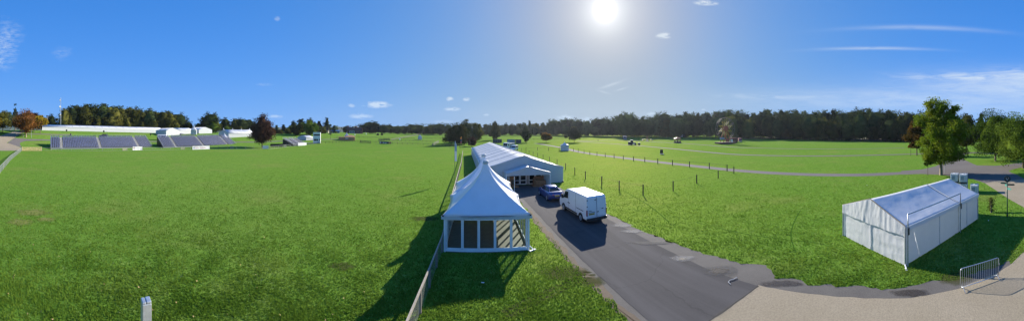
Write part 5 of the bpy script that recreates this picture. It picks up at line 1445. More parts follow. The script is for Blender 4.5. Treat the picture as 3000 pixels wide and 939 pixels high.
PROF = {
 'round': lambda t: np.sqrt(np.clip(1-(2*t-1)**2, 0, 1))**.9,
 'egg':   lambda t: np.clip(np.sin(math.pi*np.clip(t, 0, 1)**.8), 0, 1)**.75,
 'tall':  lambda t: np.clip(np.minimum(t*5, 1)*(1-t)**.55*1.15, 0, 1),
 'cone':  lambda t: np.clip(np.minimum(t*6, 1)*(1-t)**.85, 0, 1),
 'low':   lambda t: np.clip(np.minimum(t*3+.15, 1)*np.sqrt(np.clip(1-t**2.2, 0, 1)), 0, 1),
 'ovoid': lambda t: np.sqrt(np.clip(1-((t-.40)/.62)**2, 0, 1)),
 'dome':  lambda t: np.sqrt(np.clip(1-t**2.4, 0, 1)),
}
def crown_arrays(prof, z0, z1, R, ncl, nleaf, leaf, cl, seed, hollow=.55, tipnoise=.22, core=True, droop=0.):
    rs = np.random.RandomState(seed); f = PROF[prof]
    cs = []; 
    while len(cs) < ncl:
        t = rs.rand(); r = f(np.array(t))
        if rs.rand() > max(.18, r): continue
        a = rs.rand()*2*math.pi; k = hollow+(1-hollow)*rs.rand()**.6
        lump = 1+tipnoise*mnoise.noise(Vector((math.cos(a)*1.6, math.sin(a)*1.6, t*3.2+seed)))*2
        rad = R*r*k*lump
        cs.append((rad*math.cos(a), rad*math.sin(a), z0+(z1-z0)*t*(1+.06*rs.normal())-droop*k*R))
    cs = np.array(cs)
    wts = rs.rand(ncl)+.4; wts /= wts.sum()
    idx = rs.choice(ncl, nleaf, p=wts); sz = cl*(.6+.8*rs.rand(ncl))
    c = cs[idx]+np.clip(rs.normal(size=(nleaf, 3)), -1.5, 1.5)*sz[idx][:, None]*np.array([1, 1, .75])
    V, Fq = leaf_quads(c, leaf, rs, .6)
    if core:
        n, mseg = 9, 14; cv = []
        for i in range(n+1):
            t = .04+.9*i/n
            for j in range(mseg):
                a = 2*math.pi*j/mseg; q = R*float(f(np.array(t)))*.66*(1+.5*mnoise.noise(Vector((math.cos(a)*1.4, math.sin(a)*1.4, t*3+seed*1.7))))
                cv.append((q*math.cos(a), q*math.sin(a), z0+(z1-z0)*t-droop*.5*R))
        cf = [(i*mseg+j, i*mseg+(j+1) % mseg, (i+1)*mseg+(j+1) % mseg, (i+1)*mseg+j) for i in range(n) for j in range(mseg)]
        off = len(V); V = np.vstack([V, np.array(cv)]); Fq = np.vstack([Fq, np.array(cf)+off])
    return V, Fq, cs

def trunk_mb(h, r, cs, seed, nl=6, lean=.0, z0=None):
    rs = random.Random(seed); mb = MB()
    pts = [Vector((lean*h*(i/5)**1.5+rs.uniform(-.04, .04)*r*3, rs.uniform(-.04, .04)*r*3, h*i/5)) for i in range(6)]
    mb.tube([pts[0]-Vector((0, 0, .15))]+pts, [r*1.45]+[r*(1.15 if i == 0 else 1-.13*i) for i in range(6)], 8)
    for k in range(nl):
        b = pts[2+k % 3].lerp(pts[min(5, 3+k % 3)], rs.random()); e = Vector(cs[rs.randrange(len(cs))])
        if e.z < b.z: e.z = b.z+.3*r
        m = b.lerp(e, .5)+Vector((0, 0, (e-b).length*.08))
        mb.tube([b, m, b.lerp(e, .92)], [r*.5, r*.3, r*.1], 5)
    return mb

def tree(name, label, pos, h, R, prof, leafm, seed, base=.2, ncl=70, nleaf=5000, leaf=.3, cl=None, tr=.25, bark=None, nl=7, hollow=.5, group=None, core=True, lean=0., tip=.25, droop=0., cat='tree'):
    t = thing(name, label, cat, pos, random.uniform(0, 6.28), group)
    V, Fq, cs = crown_arrays(prof, h*base, h, R, ncl, nleaf, leaf, cl or R*.17, seed, hollow, tip, core, droop)
    trunk_mb(h*max(base+.45, .55), tr, cs, seed, nl, lean).build('trunk', bark or BARK, t, True)
    np_mesh('crown', V, Fq, leafm, t)
    return t
def seen_tree(name, label, px, py, ytop, wpx, prof, leafm, seed, ybot=None, **kw):
    """tree from its foot, top and crown width in the photograph"""
    p = P3(px, py); d = math.hypot(p.x, p.y)
    zt = H+(HZ-ytop)/F*d; h = zt-p.z; R = wpx/2/F*d
    zb = H+(HZ-ybot)/F*d if ybot else p.z+.22*h
    kw.setdefault('leaf', max(.13, d*.0019)); kw['nleaf'] = int(kw.get('nleaf', 5000)*1.7); kw.setdefault('tr', max(.12, .018*h))
    return tree(name, label, p, h, R, prof, leafm, seed, base=max(.02, (zb-p.z)/h), **kw)

# --- single trees, right
seen_tree('broadleaf_tree', 'tall yellowing tree with airy top beside the road junction behind the tanks', 2757, 512, 300, 134, 'ovoid', L_YG, 3, ybot=470, ncl=260, nleaf=34000, leaf=.135, cl=.5, tr=.30, bark=BARKP, nl=16, hollow=.30, core=False, tip=.45)
seen_tree('broadleaf_tree', 'orange leaved tree left of the tall yellowing one', 2686, 455, 357, 56, 'egg', L_ORANGE, 4, ybot=436, ncl=80, nleaf=7000, leaf=.24)
seen_tree('sapling', 'thin sapling with a small dark crown at the path edge before the yellowing tree', 2718, 514, 466, 26, 'low', L_GREEN, 5, ybot=484, ncl=16, nleaf=600, leaf=.15, tr=.05, core=False, nl=4)
seen_tree('sapling', 'thin bare stemmed sapling below the orange leaved tree', 2668, 456, 420, 16, 'low', L_ORANGE, 6, ybot=434, ncl=10, nleaf=300, leaf=.2, tr=.06, core=False, nl=4)
seen_tree('broadleaf_tree', 'dark green tree behind the road, between the yellowing tree and leafy tree', 2832, 447, 340, 62, 'egg', L_OLIVE, 7, ybot=428, ncl=90, nleaf=8000, leaf=.26)
seen_tree('broadleaf_tree', 'wide leafy green tree on the grass beyond the junction', 2916, 471, 336, 108, 'ovoid', L_GREEN, 8, ybot=448, ncl=150, nleaf=15000, leaf=.16, tr=.28, bark=BARKP, tip=.4, hollow=.4)
seen_tree('broadleaf_tree', 'bright green tree cut by the right edge of the photo', 2998, 492, 346, 140, 'ovoid', L_GREEN, 9, ybot=466, ncl=170, nleaf=16000, leaf=.155, tr=.3, tip=.35, hollow=.4)
a = P3(2768, 508); o = thing('thin_pole', 'thin grey pole right behind the trunk of the yellowing tree', 'pole', a); mb = MB(); mb.tube([(0, 0, 0), (0, 0, 2.6)], .05, 6); mb.build('shaft', GALV, o); mb = MB(); mb.lathe([(.1, 0), (.06, .08)], (0, 0, 0), 8); mb.build('base_collar', DKMET, o)
# --- centre field trees
seen_tree('broadleaf_tree', 'dark oval tree right of the containers', 1542, 417.5, 381, 24, 'egg', L_DARK, 20, ybot=412, ncl=50, nleaf=2600)
seen_tree('broadleaf_tree', 'small orange crowned tree at the start of the tarmac path', 1600, 417.5, 390, 30, 'low', L_ORANGE, 21, ybot=409, ncl=50, nleaf=2600)
seen_tree('broadleaf_tree', 'grey green open tree beside the white path before the wood', 1682, 417, 379, 40, 'low', L_GREY, 22, ybot=407, ncl=60, nleaf=2600, core=False)
seen_tree('broadleaf_tree', 'spreading dark green tree at the arena corner, casting wide shade', 1340, 423.5, 362, 64, 'dome', L_OLIVE, 23, ybot=416, ncl=110, nleaf=7000)
seen_tree('broadleaf_tree', 'taller brownish tree behind the spreading one, left half', 1366, 416, 354, 44, 'egg', L_GREY, 24, ybot=410, ncl=80, nleaf=4000)
seen_tree('broadleaf_tree', 'taller brownish tree behind the spreading one, right half', 1393, 415, 360, 40, 'egg', L_OLIVE, 25, ybot=409, ncl=80, nleaf=4000)
seen_tree('broadleaf_tree', 'small purple leaved tree beside the arena corner flags', 1381, 428.5, 402, 23, 'round', L_COPPER, 26, ybot=424, ncl=40, nleaf=2500)
seen_tree('broadleaf_tree', 'tall slim dark tree behind the dark grey container', 1450, 410, 359, 28, 'tall', L_OLIVE, 27, ybot=406, ncl=60, nleaf=3000)
# --- left: copper tree and neighbours
seen_tree('broadleaf_tree', 'dark copper beech tree standing alone between the stands', 768, 432.5, 342, 66, 'tall', L_COPPER, 30, ybot=417, ncl=130, nleaf=9000, tr=.3, tip=.3)
seen_tree('broadleaf_tree', 'rust brown tree beside the concrete road at far left', 77, 401.5, 326, 66, 'egg', L_RUST, 31, ybot=384, ncl=110, nleaf=7000, tr=.3, bark=BARKP, hollow=.4)
seen_tree('broadleaf_tree', 'golden yellow tree right behind the rust brown one', 118, 390, 342, 38, 'round', L_GOLD, 32, ybot=366, ncl=60, nleaf=3500)
seen_tree('broadleaf_tree', 'dark maroon tree behind the golden one', 100, 388, 333, 40, 'egg', L_COPPER, 33, ybot=372, ncl=60, nleaf=3500)
seen_tree('broadleaf_tree', 'olive tree at far left nearest the concrete road verge', 8, 386.5, 326, 44, 'egg', L_OLIVE, 34, ybot=374, ncl=70, nleaf=4500)
seen_tree('broadleaf_tree', 'yellowing tree cut by the left edge of the photo', -16, 388, 329, 48, 'egg', L_GOLD, 35, ybot=376, ncl=70, nleaf=4500)
seen_tree('broadleaf_tree', 'dark green tree between the olive and yellow trees at far left', 30, 381, 330, 34, 'egg', L_DARK, 36, ybot=372, ncl=60, nleaf=3500)
seen_tree('broadleaf_tree', 'lemon yellow tree below the blue green conifer', 46, 380, 334, 30, 'egg', L_GOLD, 37, ybot=370, ncl=60, nleaf=3500)
seen_tree('conifer', 'blue green conifer rising above the trees at far left', 45, 372, 310, 24, 'cone', L_PINE, 38, ybot=368, ncl=60, nleaf=3000, tip=.4)
seen_tree('broadleaf_tree', 'young green tree behind the short stand', 871, 397, 366, 34, 'round', L_OLIVE, 40, ybot=392, ncl=50, nleaf=2600)
seen_tree('broadleaf_tree', 'yellow green round tree behind the small ridge marquee', 908, 395, 357, 42, 'round', L_YG, 41, ybot=391, ncl=60, nleaf=3000)
seen_tree('sapling', 'tiny sparse tree left of the brown hut', 968, 406.5, 383, 13, 'low', L_GREY, 42, ybot=394, ncl=12, nleaf=150, leaf=.28, tr=.09, core=False, nl=5)

# --- shared far tree shapes: unit height, scaled per tree
def unit_tree(seed, prof, leafm, R, base, nleaf=1900, ncl=60, leaf=.024, tip=.38):
    t = thing('far_tree', 'x', 'tree', (0, 0, 0))
    V, Fq, cs = crown_arrays(prof, base, .98, R, ncl, nleaf, leaf, R*.13, seed, .6, tip, True)
    trunk_mb(.6, .018, cs, seed, 4).build('trunk', BARK, t, True)
    np_mesh('crown', V, Fq, leafm, t)
    return t
KINDS_ = {}
for nm, (pr, lm, R, b) in {'dk1': ('egg', L_DARK, .36, .06), 'dk2': ('tall', L_DARK, .30, .05), 'dk3': ('round', L_DARK, .44, .04), 'pn1': ('tall', L_PINE, .25, .08), 'pn2': ('egg', L_PINE, .30, .10),
                            'ol1': ('egg', L_OLIVE, .36, .06), 'ol2': ('tall', L_OLIVE, .30, .05), 'ol3': ('dome', L_OLIVE, .42, .04), 'gr1': ('egg', L_GREEN, .36, .06), 'gy1': ('tall', L_GREY, .28, .1), 'cn1': ('cone', L_OLIVE, .26, .03)}.items():
    KINDS_[nm] = unit_tree(sum(map(ord, nm))*3, pr, lm, R, b)
used_kind = set()
def far_tree(kind, px, d, ytop, label, group, sx=1., extra=0.):
    a = G3(px, d); h = max(2.5, H+(HZ-ytop)/F*d-a.z+extra); src = KINDS_[kind]
    sc = (h*sx, h*sx*random.uniform(.9, 1.1), h)
    if kind not in used_kind:
        used_kind.add(kind); o = src; o.location = a; o.scale = sc; o['label'] = label; o['group'] = group; o.rotation_euler[2] = random.uniform(0, 6)
        return o
    return dup(src, a, random.uniform(0, 6.28), sc, label, group)

PROFILE = [(-60, 340), (120, 336), (132, 332), (150, 331), (165, 345), (178, 330), (190, 318), (206, 313), (220, 309), (235, 308), (255, 305), (275, 308), (295, 305), (310, 304), (330, 309), (350, 312), (375, 311), (400, 317), (420, 323), (440, 320), (462, 322), (480, 325), (493, 326), (510, 331), (524, 329), (540, 338), (552, 354), (564, 348), (580, 359), (598, 344), (610, 331), (620, 330), (634, 341), (648, 347), (673, 340), (695, 347), (713, 346), (729, 349), (744, 357), (790, 368), (803, 366), (814, 361), (829, 364), (840, 357), (852, 349), (865, 357), (872, 352), (883, 344), (894, 342), (907, 348), (921, 341), (934, 350), (943, 364), (952, 346), (961, 341), (972, 352), (980, 366), (986, 360), (997, 368), (1008, 364), (1019, 370), (1030, 365), (1045, 367), (1059, 365), (1070, 356), (1097, 355), (1115, 356), (1124, 363), (1146, 362), (1167, 368), (1176, 372), (1183, 366), (1201, 360), (1221, 362), (1233, 369), (1245, 372), (1253, 366), (1273, 360), (1302, 360), (1324, 365), (1410, 364), (1440, 361), (1455, 362), (1477, 361), (1492, 364), (1505, 361), (1533, 360), (1552, 357), (1581, 358), (1593, 362), (1607, 358), (1622, 351), (1635, 350), (1663, 349), (1691, 349), (1719, 350), (1734, 347), (1750, 346), (1779, 344), (1795, 346), (1811, 340), (1819, 332), (1835, 330), (1849, 335), (1859, 350), (1869, 349), (1881, 347), (1891, 340), (1910, 336), (1934, 338), (1944, 330), (1958, 330), (1968, 340), (1978, 332), (1998, 332), (2028, 332), (2045, 330), (2057, 328), (2079, 328), (2094, 330), (2109, 323), (2136, 324), (2160, 325), (2172, 324), (2180, 331), (2201, 331), (2222, 327), (2237, 322), (2250, 319), (2263, 327), (2277, 328), (2294, 323), (2319, 321), (2336, 324), (2357, 327), (2391, 324), (2425, 322), (2446, 326), (2467, 327), (2488, 323), (2510, 319), (2527, 317), (2548, 318), (2574, 323), (2605, 331), (2613, 324), (2640, 328), (2678, 330), (2720, 328), (2817, 330), (2850, 332), (2880, 335), (2920, 342), (2941, 347), (2972, 343), (3000, 346), (3060, 345)]
PXS, PYS = zip(*PROFILE)
topy = lambda x: float(np.interp(x, PXS, PYS))
def row(x0, x1, dfun, step_m, kinds, label, group, drop=(0, 3), sx=(.8, 1.1), seed=1):
    rr = random.Random(seed); x = x0
    while x < x1:
        d = dfun(x)*rr.uniform(.97, 1.03); yt = topy(x)+rr.uniform(*drop)
        kind = rr.choice(kinds(x) if callable(kinds) else kinds)
        far_tree(kind, x, d, yt, label, group, rr.uniform(*sx)); x += step_m*rr.uniform(.75, 1.25)/d*F
I = lambda xs, ys: (lambda x: float(np.interp(x, xs, ys)))
# left wood above the very long marquee
row(118, 170, I([0, 1], [235, 235]), 8.5, ['dk3', 'dk1'], 'dark tree of the low group behind the utility pole', 'low dark trees by the utility pole', seed=11, sx=(1.1, 1.4))
far_tree('ol2', 190, 214, 317, 'tall olive tree standing forward beside the radio mast', 'trees beside the mast', 1.25)
row(198, 505, I([200, 500], [232, 238]), 5.6, ['ol1', 'ol2', 'ol3', 'dk1', 'ol1'], 'tall olive brown tree of the left wood crest', 'tall trees of the left wood', seed=12, drop=(-2, 4), sx=(1.0, 1.35))
row(206, 500, I([200, 500], [214, 222]), 11, ['ol1', 'cn1', 'ol2', 'ol3', 'gr1', 'cn1'], 'lower rounded tree along the foot of the left wood', 'lower trees of the left wood', drop=(20, 36), seed=13, sx=(1.1, 1.5))
row(500, 760, I([500, 760], [235, 250]), 7.5, ['dk1', 'ol1', 'dk3', 'ol2'], 'dark tree of the broken row beyond the white marquees', 'trees beyond the white marquees', seed=14, drop=(-1, 3), sx=(1.2, 1.6))
row(510, 760, I([500, 760], [222, 232]), 13, ['ol1', 'ol3', 'gr1', 'ol3'], 'low olive tree behind the white marquees', 'low trees behind the white marquees', drop=(16, 26), seed=15, sx=(1.4, 2.0))
far_tree('dk3', 618, 226, 330, 'big dark round tree rising above its row beyond the white marquees', 'trees beyond the white marquees', .95)
row(790, 985, I([790, 985], [255, 285]), 9, ['dk2', 'pn1', 'dk1', 'pn2'], 'tall blue green tree of the group behind the two storey box', 'tall trees behind the two storey box', seed=16, drop=(-2, 3), sx=(1.0, 1.35))
row(788, 985, I([790, 985], [240, 262]), 10, ['gr1', 'ol1', 'gr1', 'ol3'], 'low green tree in front of the tall blue green group', 'low trees before the tall group', drop=(12, 24), seed=17, sx=(1.5, 2.1))
row(980, 1062, I([980, 1062], [315, 315]), 11, ['dk1', 'ol3', 'dk3', 'dk3'], 'dark tree around the brick houses', 'trees around the brick houses', seed=18, sx=(1.2, 1.7))
row(1062, 1180, I([1060, 1180], [305, 315]), 8.5, ['dk1', 'dk3', 'ol3', 'dk3'], 'dark tree of the clump right of the brick houses', 'dark clump right of the houses', seed=19, drop=(-1, 2), sx=(1.5, 2.1))
row(1183, 1238, I([1180, 1240], [318, 318]), 8.5, ['dk1', 'dk3', 'ol3', 'dk3'], 'dark tree of the clump behind the lone pointed tent', 'dark clump behind the lone tent', seed=20, drop=(-1, 2), sx=(1.5, 2.1))
row(1252, 1335, I([1250, 1335], [322, 322]), 8.5, ['dk1', 'dk3', 'ol3', 'dk3'], 'dark tree of the clump left of the spreading tree', 'dark clump left of the spreading tree', seed=21, drop=(-1, 2), sx=(1.5, 2.1))
# wood along the whole right side
dW = I([1400, 1600, 1800, 2000, 2200, 2400, 2650, 2800, 3050], [350, 325, 285, 265, 245, 225, 200, 135, 110])
segs = [(1405, 1620, 'centre wood behind the containers', ['dk1', 'dk3', 'dk2', 'ol1']), (1620, 1865, 'wood between the path start and the blue lorry', ['dk1', 'dk3', 'dk2', 'dk3']), (1865, 2070, 'wood behind the carousel', ['dk1', 'dk3', 'dk2', 'pn2']),
        (2070, 2290, 'wood behind the big wheel', ['pn1', 'dk2', 'pn2', 'dk1', 'gy1']), (2290, 2480, 'wood right of the big wheel', ['pn1', 'dk2', 'pn2', 'dk1', 'gy1']), (2480, 2700, 'wood left of the yellowing tree', ['dk1', 'dk2', 'dk3', 'ol2'])]
for k, (x0, x1, nm, kd) in enumerate(segs):
    row(x0, x1, lambda x: dW(x)+10, 7.6, kd, 'tall tree of the '+nm, 'crest trees of the '+nm, seed=30+k, drop=(-3, 4), sx=(.75, 1.1))
    row(x0+8, x1, dW, 9.5, ['dk1', 'dk3', 'ol3', 'dk3'], 'front tree of the '+nm, 'front trees of the '+nm, drop=(8, 26), seed=50+k, sx=(.95, 1.3))
row(2790, 3060, lambda x: dW(x)+25, 8, ['dk1', 'dk2', 'dk3'], 'dark tree behind the leafy trees at the right edge', 'dark trees behind the right edge trees', seed=60, drop=(-1, 3), sx=(.9, 1.2))
far_tree('dk3', 1838, 268, 331, 'big domed dark tree rising above the wood by the blue lorry', 'crest trees of the wood between the path start and the blue lorry', .95)
# fill of the wood's depth: reads as one mass behind its edge trees
rs = np.random.RandomState(77); VV = []; FF = []; off = 0
src = [(KINDS_[k].children, k) for k in ('dk1', 'dk3', 'dk2')]
def mesh_arrays(o):
    me = o.data; v = np.empty(len(me.vertices)*3, np.float32); me.vertices.foreach_get('co', v)
    f = np.empty(len(me.loops), np.int32); me.loops.foreach_get('vertex_index', f)
    return v.reshape(-1, 3), f.reshape(-1, 4)
crowns = [mesh_arrays([c for c in ch if 'crown' in c.name][0]) for ch, _ in src]
x = 1400
while x < 2700:
    for dd in (22, 34):
        d = dW(x)+dd+rs.uniform(-4, 4); a = G3(x+rs.uniform(-8, 8), d); h = max(4, H+(HZ-topy(x)-rs.uniform(1, 7))/F*d-a.z)
        v, f = crowns[rs.randint(3)]; q = rs.rand()*6.28; c, s = math.cos(q), math.sin(q); hs = h*rs.uniform(.9, 1.3)
        w = np.stack([(v[:, 0]*c-v[:, 1]*s)*hs+a.x, (v[:, 0]*s+v[:, 1]*c)*hs+a.y, v[:, 2]*h+a.z], -1)
        VV.append(w); FF.append(f+off); off += len(w)
    x += 9/dW(x)*F
x = 200
while x < 505:
    for dd in (247, 258):
        d = dd+rs.uniform(-4, 4); a = G3(x+rs.uniform(-6, 6), d); h = max(4, H+(HZ-topy(x)-rs.uniform(0, 6))/F*d-a.z)
        v, f = crowns[rs.randint(3)]; q = rs.rand()*6.28; c, s = math.cos(q), math.sin(q); hs = h*rs.uniform(1., 1.4)
        w = np.stack([(v[:, 0]*c-v[:, 1]*s)*hs+a.x, (v[:, 0]*s+v[:, 1]*c)*hs+a.y, v[:, 2]*h+a.z], -1)
        VV.append(w); FF.append(f+off); off += len(w)
    x += 8.5/250*F
wd = np_mesh('woodland', np.vstack(VV), np.vstack(FF), L_DARK)
stuff(wd, 'dense dark depth of the wood behind its edge trees', 'woodland')
# shrubs at the wood edge
def shrub(label, px, py, ytop, wpx, leafm, seed):
    seen_tree('shrub', label, px, py, ytop, wpx, 'dome', leafm, seed, ybot=py-.5, ncl=40, nleaf=1600, tr=.06, nl=3, cat='shrub')
shrub('dome shaped dark bush right beside the big wheel', 2165, 404, 362, 30, L_DARK, 90)
shrub('rounded pale bush at the wood foot right of the red lorry', 2303, 406, 378, 34, L_GREY, 91)
shrub('pale bush at the wood edge above the white fronted lorry', 2005, 401, 366, 22, L_GREY, 92)
shrub('low pale bush farther right along the rough bank', 2366, 407, 384, 26, L_GREY, 93)
shrub('low dark bush by the rail fence beyond the rough bank', 2560, 412, 396, 26, L_DARK, 94)
for k, (px, py, yt, w) in enumerate([(800, 391, 377, 16), (817, 391, 380, 18), (845, 391, 378, 20), (942, 390, 381, 26)]):
    shrub(['brown bush beyond the field left of the green tree', 'low hedge bush behind the short stand, left', 'low hedge bush behind the short stand, right', 'hedge bush before the thatched building'][k], px, py, yt, w, L_OLIVE if k != 0 else L_RUST, 95+k)
# rough grassy bank before the right wood
pts = [P(*p) for p in [(2180, 407), (2260, 404), (2340, 403.5), (2440, 404), (2540, 408), (2640, 410), (2640, 406), (2500, 402.5), (2300, 400.5), (2180, 402)]]
sheet('rough_bank', pts, .05, surf_material('rough_grass', (.13, .11, .06), (.17, .15, .08), (.07, .075, .03), .95, .8, .12, .8), .6, 2, 41, res=5)
# distant wooded hills beyond the gaps
mb = MB(); n = 420; th = np.linspace(R_(-130), R_(125), n); front = []; vs = []
for t_ in th:
    hgt = 24+7*mnoise.noise(Vector((t_*3, 0, 0)))+3*mnoise.noise(Vector((t_*14, 2, 0)))
    for d, z in ((760, -2), (800, hgt*.5), (850, hgt*.85), (900, hgt+2.2*mnoise.noise(Vector((t_*90, 5, 0)))), (1100, hgt), (1300, -3)):
        vs.append((d*math.sin(t_), d*math.cos(t_), z+3*mnoise.noise(Vector((t_*60, d*.03, 0)))*(z > 0)))
fs = [(6*i+j, 6*i+6+j, 6*i+7+j, 6*i+1+j) for i in range(n-1) for j in range(5)]
mb.add(vs, fs); struct(mb.build('hills', M('far_woodland', (.05, .075, .055), 1., 0, .4, .03, .5, .1)))

# ================================================================ grass blades and fallen leaves near the viewpoint
def in_poly(px, py, poly):
    x, y = poly[:, 0], poly[:, 1]; x2, y2 = np.roll(x, -1), np.roll(y, -1); inside = np.zeros(len(px), bool)
    for a, b, c, d in zip(x, y, x2, y2):
        if b == d: continue
        cond = ((b > py) != (d > py)) & (px < (c-a)*(py-b)/(d-b)+a); inside ^= cond
    return inside
rs = np.random.RandomState(9)
NB = 500000
ph = rs.uniform(-2.25, 2.25, NB); yy = np.where(rs.rand(NB) < .78, 478+(985-478)*rs.rand(NB)**.85, 985+(1750-985)*rs.rand(NB))
d = F*H/(yy-HZ); X, Y = d*np.sin(ph), d*np.cos(ph)
keep = rs.rand(NB) < np.clip((yy-478)/70, 0, 1)
tents = [np.array([(FL[0]+a*pu[0]+b*pvv[0], FL[1]+a*pu[1]+b*pvv[1]) for a, b in ((0, 0), (S, 0), (S, 2*S), (0, 2*S))]),
         np.array([at_big(x, y)[:2] for x, y in ((-6, 0), (6, 0), (6, 50), (-6, 50))]), np.array([at_big(x, y)[:2] for x, y in ((-3, -2.6), (3.15, -2.6), (3.15, 0), (-3, 0))]),
         np.array([tuple(TL), tuple(TN), tuple(TN+ey*TLn), tuple(TL+ey*TLn)])]
for poly in EXC+tents:
    x0, y0 = poly.min(0); x1, y1 = poly.max(0)
    m = keep & (X > x0) & (X < x1) & (Y > y0) & (Y < y1)
    if m.any():
        idx = np.where(m)[0]; keep[idx[in_poly(X[idx], Y[idx], poly)]] = False
X, Y, d = X[keep], Y[keep], d[keep]; n = len(X)
# leave thin patches so the turf is uneven
dens = np.array([mnoise.noise(Vector((x*.6, y*.6, 3.)))+.6*mnoise.noise(Vector((x*1.9, y*1.9, 7.))) for x, y in zip(X, Y)])
m = rs.rand(n) < np.clip(.75+.45*dens, .3, 1); X, Y, d, dens = X[m], Y[m], d[m], dens[m]; n = len(X)
hgt = (.035+.05*rs.rand(n))*(1+.25*np.clip(dens, -1, 1))*(1+d*.006); wd_ = (.010+.012*rs.rand(n))*(1+d*.035)
a = rs.rand(n)*6.28; lean = rs.normal(0, .5, (n, 2))*hgt[:, None]
ca, sa = np.cos(a)*wd_, np.sin(a)*wd_; zg = G(X, Y)
V = np.stack([np.stack([X-ca, Y-sa, zg], -1), np.stack([X+ca, Y+sa, zg], -1), np.stack([X+lean[:, 0]+ca*.2, Y+lean[:, 1]+sa*.2, zg+hgt], -1), np.stack([X+lean[:, 0]-ca*.2, Y+lean[:, 1]-sa*.2, zg+hgt], -1)], 1).reshape(-1, 3)
GB = leafmat('grass_blade', (.055, .135, .011), (.165, .25, .032), .45, 0.)
g = np_mesh('grass', V, np.arange(4*n).reshape(n, 4), GB); stuff(g, 'short mown grass blades over the near lawns', 'grass')
# a few fallen leaves
n = 160; ph = rs.uniform(-1.95, -.35, n); yy = rs.uniform(560, 960, n); d = F*H/(yy-HZ)
c = np.stack([d*np.sin(ph), d*np.cos(ph), np.full(n, .06)], -1); V, Fq = leaf_quads(c, .045, rs, 3.)
stuff(np_mesh('fallen_leaves', V, Fq, M('dry_leaf', (.34, .24, .10), .8, 0, .4)), 'scattered dry leaves on the arena lawn', 'leaves')
# ================================================================ sky, sun, camera
w = bpy.data.worlds.new('World'); SC.world = w; w.use_nodes = True
nt = w.node_tree; nt.nodes.clear()
out = nt.nodes.new('ShaderNodeOutputWorld'); bg = nt.nodes.new('ShaderNodeBackground'); bg.inputs['Strength'].default_value = SKY_STRENGTH
sky = nt.nodes.new('ShaderNodeTexSky'); sky.sky_type = 'NISHITA'; sky.sun_disc = False
sky.sun_elevation = SUN_EL; sky.sun_rotation = SUN_AZ; sky.altitude = 0; sky.air_density = 1.0; sky.dust_density = .4; sky.ozone_density = 3.0
hs = nt.nodes.new('ShaderNodeHueSaturation'); hs.inputs['Saturation'].default_value = SKY_SAT; hs.inputs['Value'].default_value = 1.0
nt.links.new(sky.outputs[0], hs.inputs['Color'])
# the bright ring of the sky round the sun is rolled off as a camera would
bw = nt.nodes.new('ShaderNodeRGBToBW'); nt.links.new(hs.outputs[0], bw.inputs[0])
kf = math_n(nt, 'DIVIDE', SKY_GAIN, math_n(nt, 'ADD', math_n(nt, 'DIVIDE', bw.outputs[0], SKY_ROLL), 1.))
sc_s = nt.nodes.new('ShaderNodeVectorMath'); sc_s.operation = 'SCALE'; nt.links.new(hs.outputs[0], sc_s.inputs[0]); nt.links.new(kf, sc_s.inputs['Scale'])
tc = nt.nodes.new('ShaderNodeTexCoord').outputs['Generated']
sp = nt.nodes.new('ShaderNodeSeparateXYZ'); nt.links.new(tc, sp.inputs[0])
az = math_n(nt, 'ARCTAN2', sp.outputs[0], sp.outputs[1])
hl = math_n(nt, 'SQRT', math_n(nt, 'ADD', math_n(nt, 'MULTIPLY', sp.outputs[0], sp.outputs[0]), math_n(nt, 'MULTIPLY', sp.outputs[1], sp.outputs[1])))
tan = math_n(nt, 'DIVIDE', sp.outputs[2], math_n(nt, 'MAXIMUM', hl, .001))
sd = Vector((math.sin(SUN_AZ)*math.cos(SUN_EL), math.cos(SUN_AZ)*math.cos(SUN_EL), math.sin(SUN_EL)))
dn = nt.nodes.new('ShaderNodeVectorMath'); dn.operation = 'DOT_PRODUCT'; nt.links.new(tc, dn.inputs[0]); dn.inputs[1].default_value = sd
dot = math_n(nt, 'MAXIMUM', dn.outputs['Value'], 0.)
# aureole round the sun
def lobe(p, a): return math_n(nt, 'MULTIPLY', math_n(nt, 'POWER', dot, p), a)
gl = math_n(nt, 'ADD', math_n(nt, 'ADD', lobe(3500, 6.), lobe(500, 1.5)), math_n(nt, 'ADD', lobe(110, .95), math_n(nt, 'ADD', lobe(16, .40), lobe(5, .12))))
vm = nt.nodes.new('ShaderNodeVectorMath'); vm.operation = 'SCALE'; vm.inputs[0].default_value = (1.0, 1.0, .96); nt.links.new(gl, vm.inputs['Scale'])
add = nt.nodes.new('ShaderNodeVectorMath'); add.operation = 'ADD'; away = math_n(nt, 'MULTIPLY', math_n(nt, 'SUBTRACT', 1., math_n(nt, 'POWER', dot, 2.5)), .68)
azs = mixc(nt, away, sc_s.outputs[0], mixc(nt, ramp_n(nt, tan, .1, .6), AZURE, AZURE_TOP)); nt.links.new(azs, add.inputs[0]); nt.links.new(vm.outputs[0], add.inputs[1])
col = add.outputs[0]
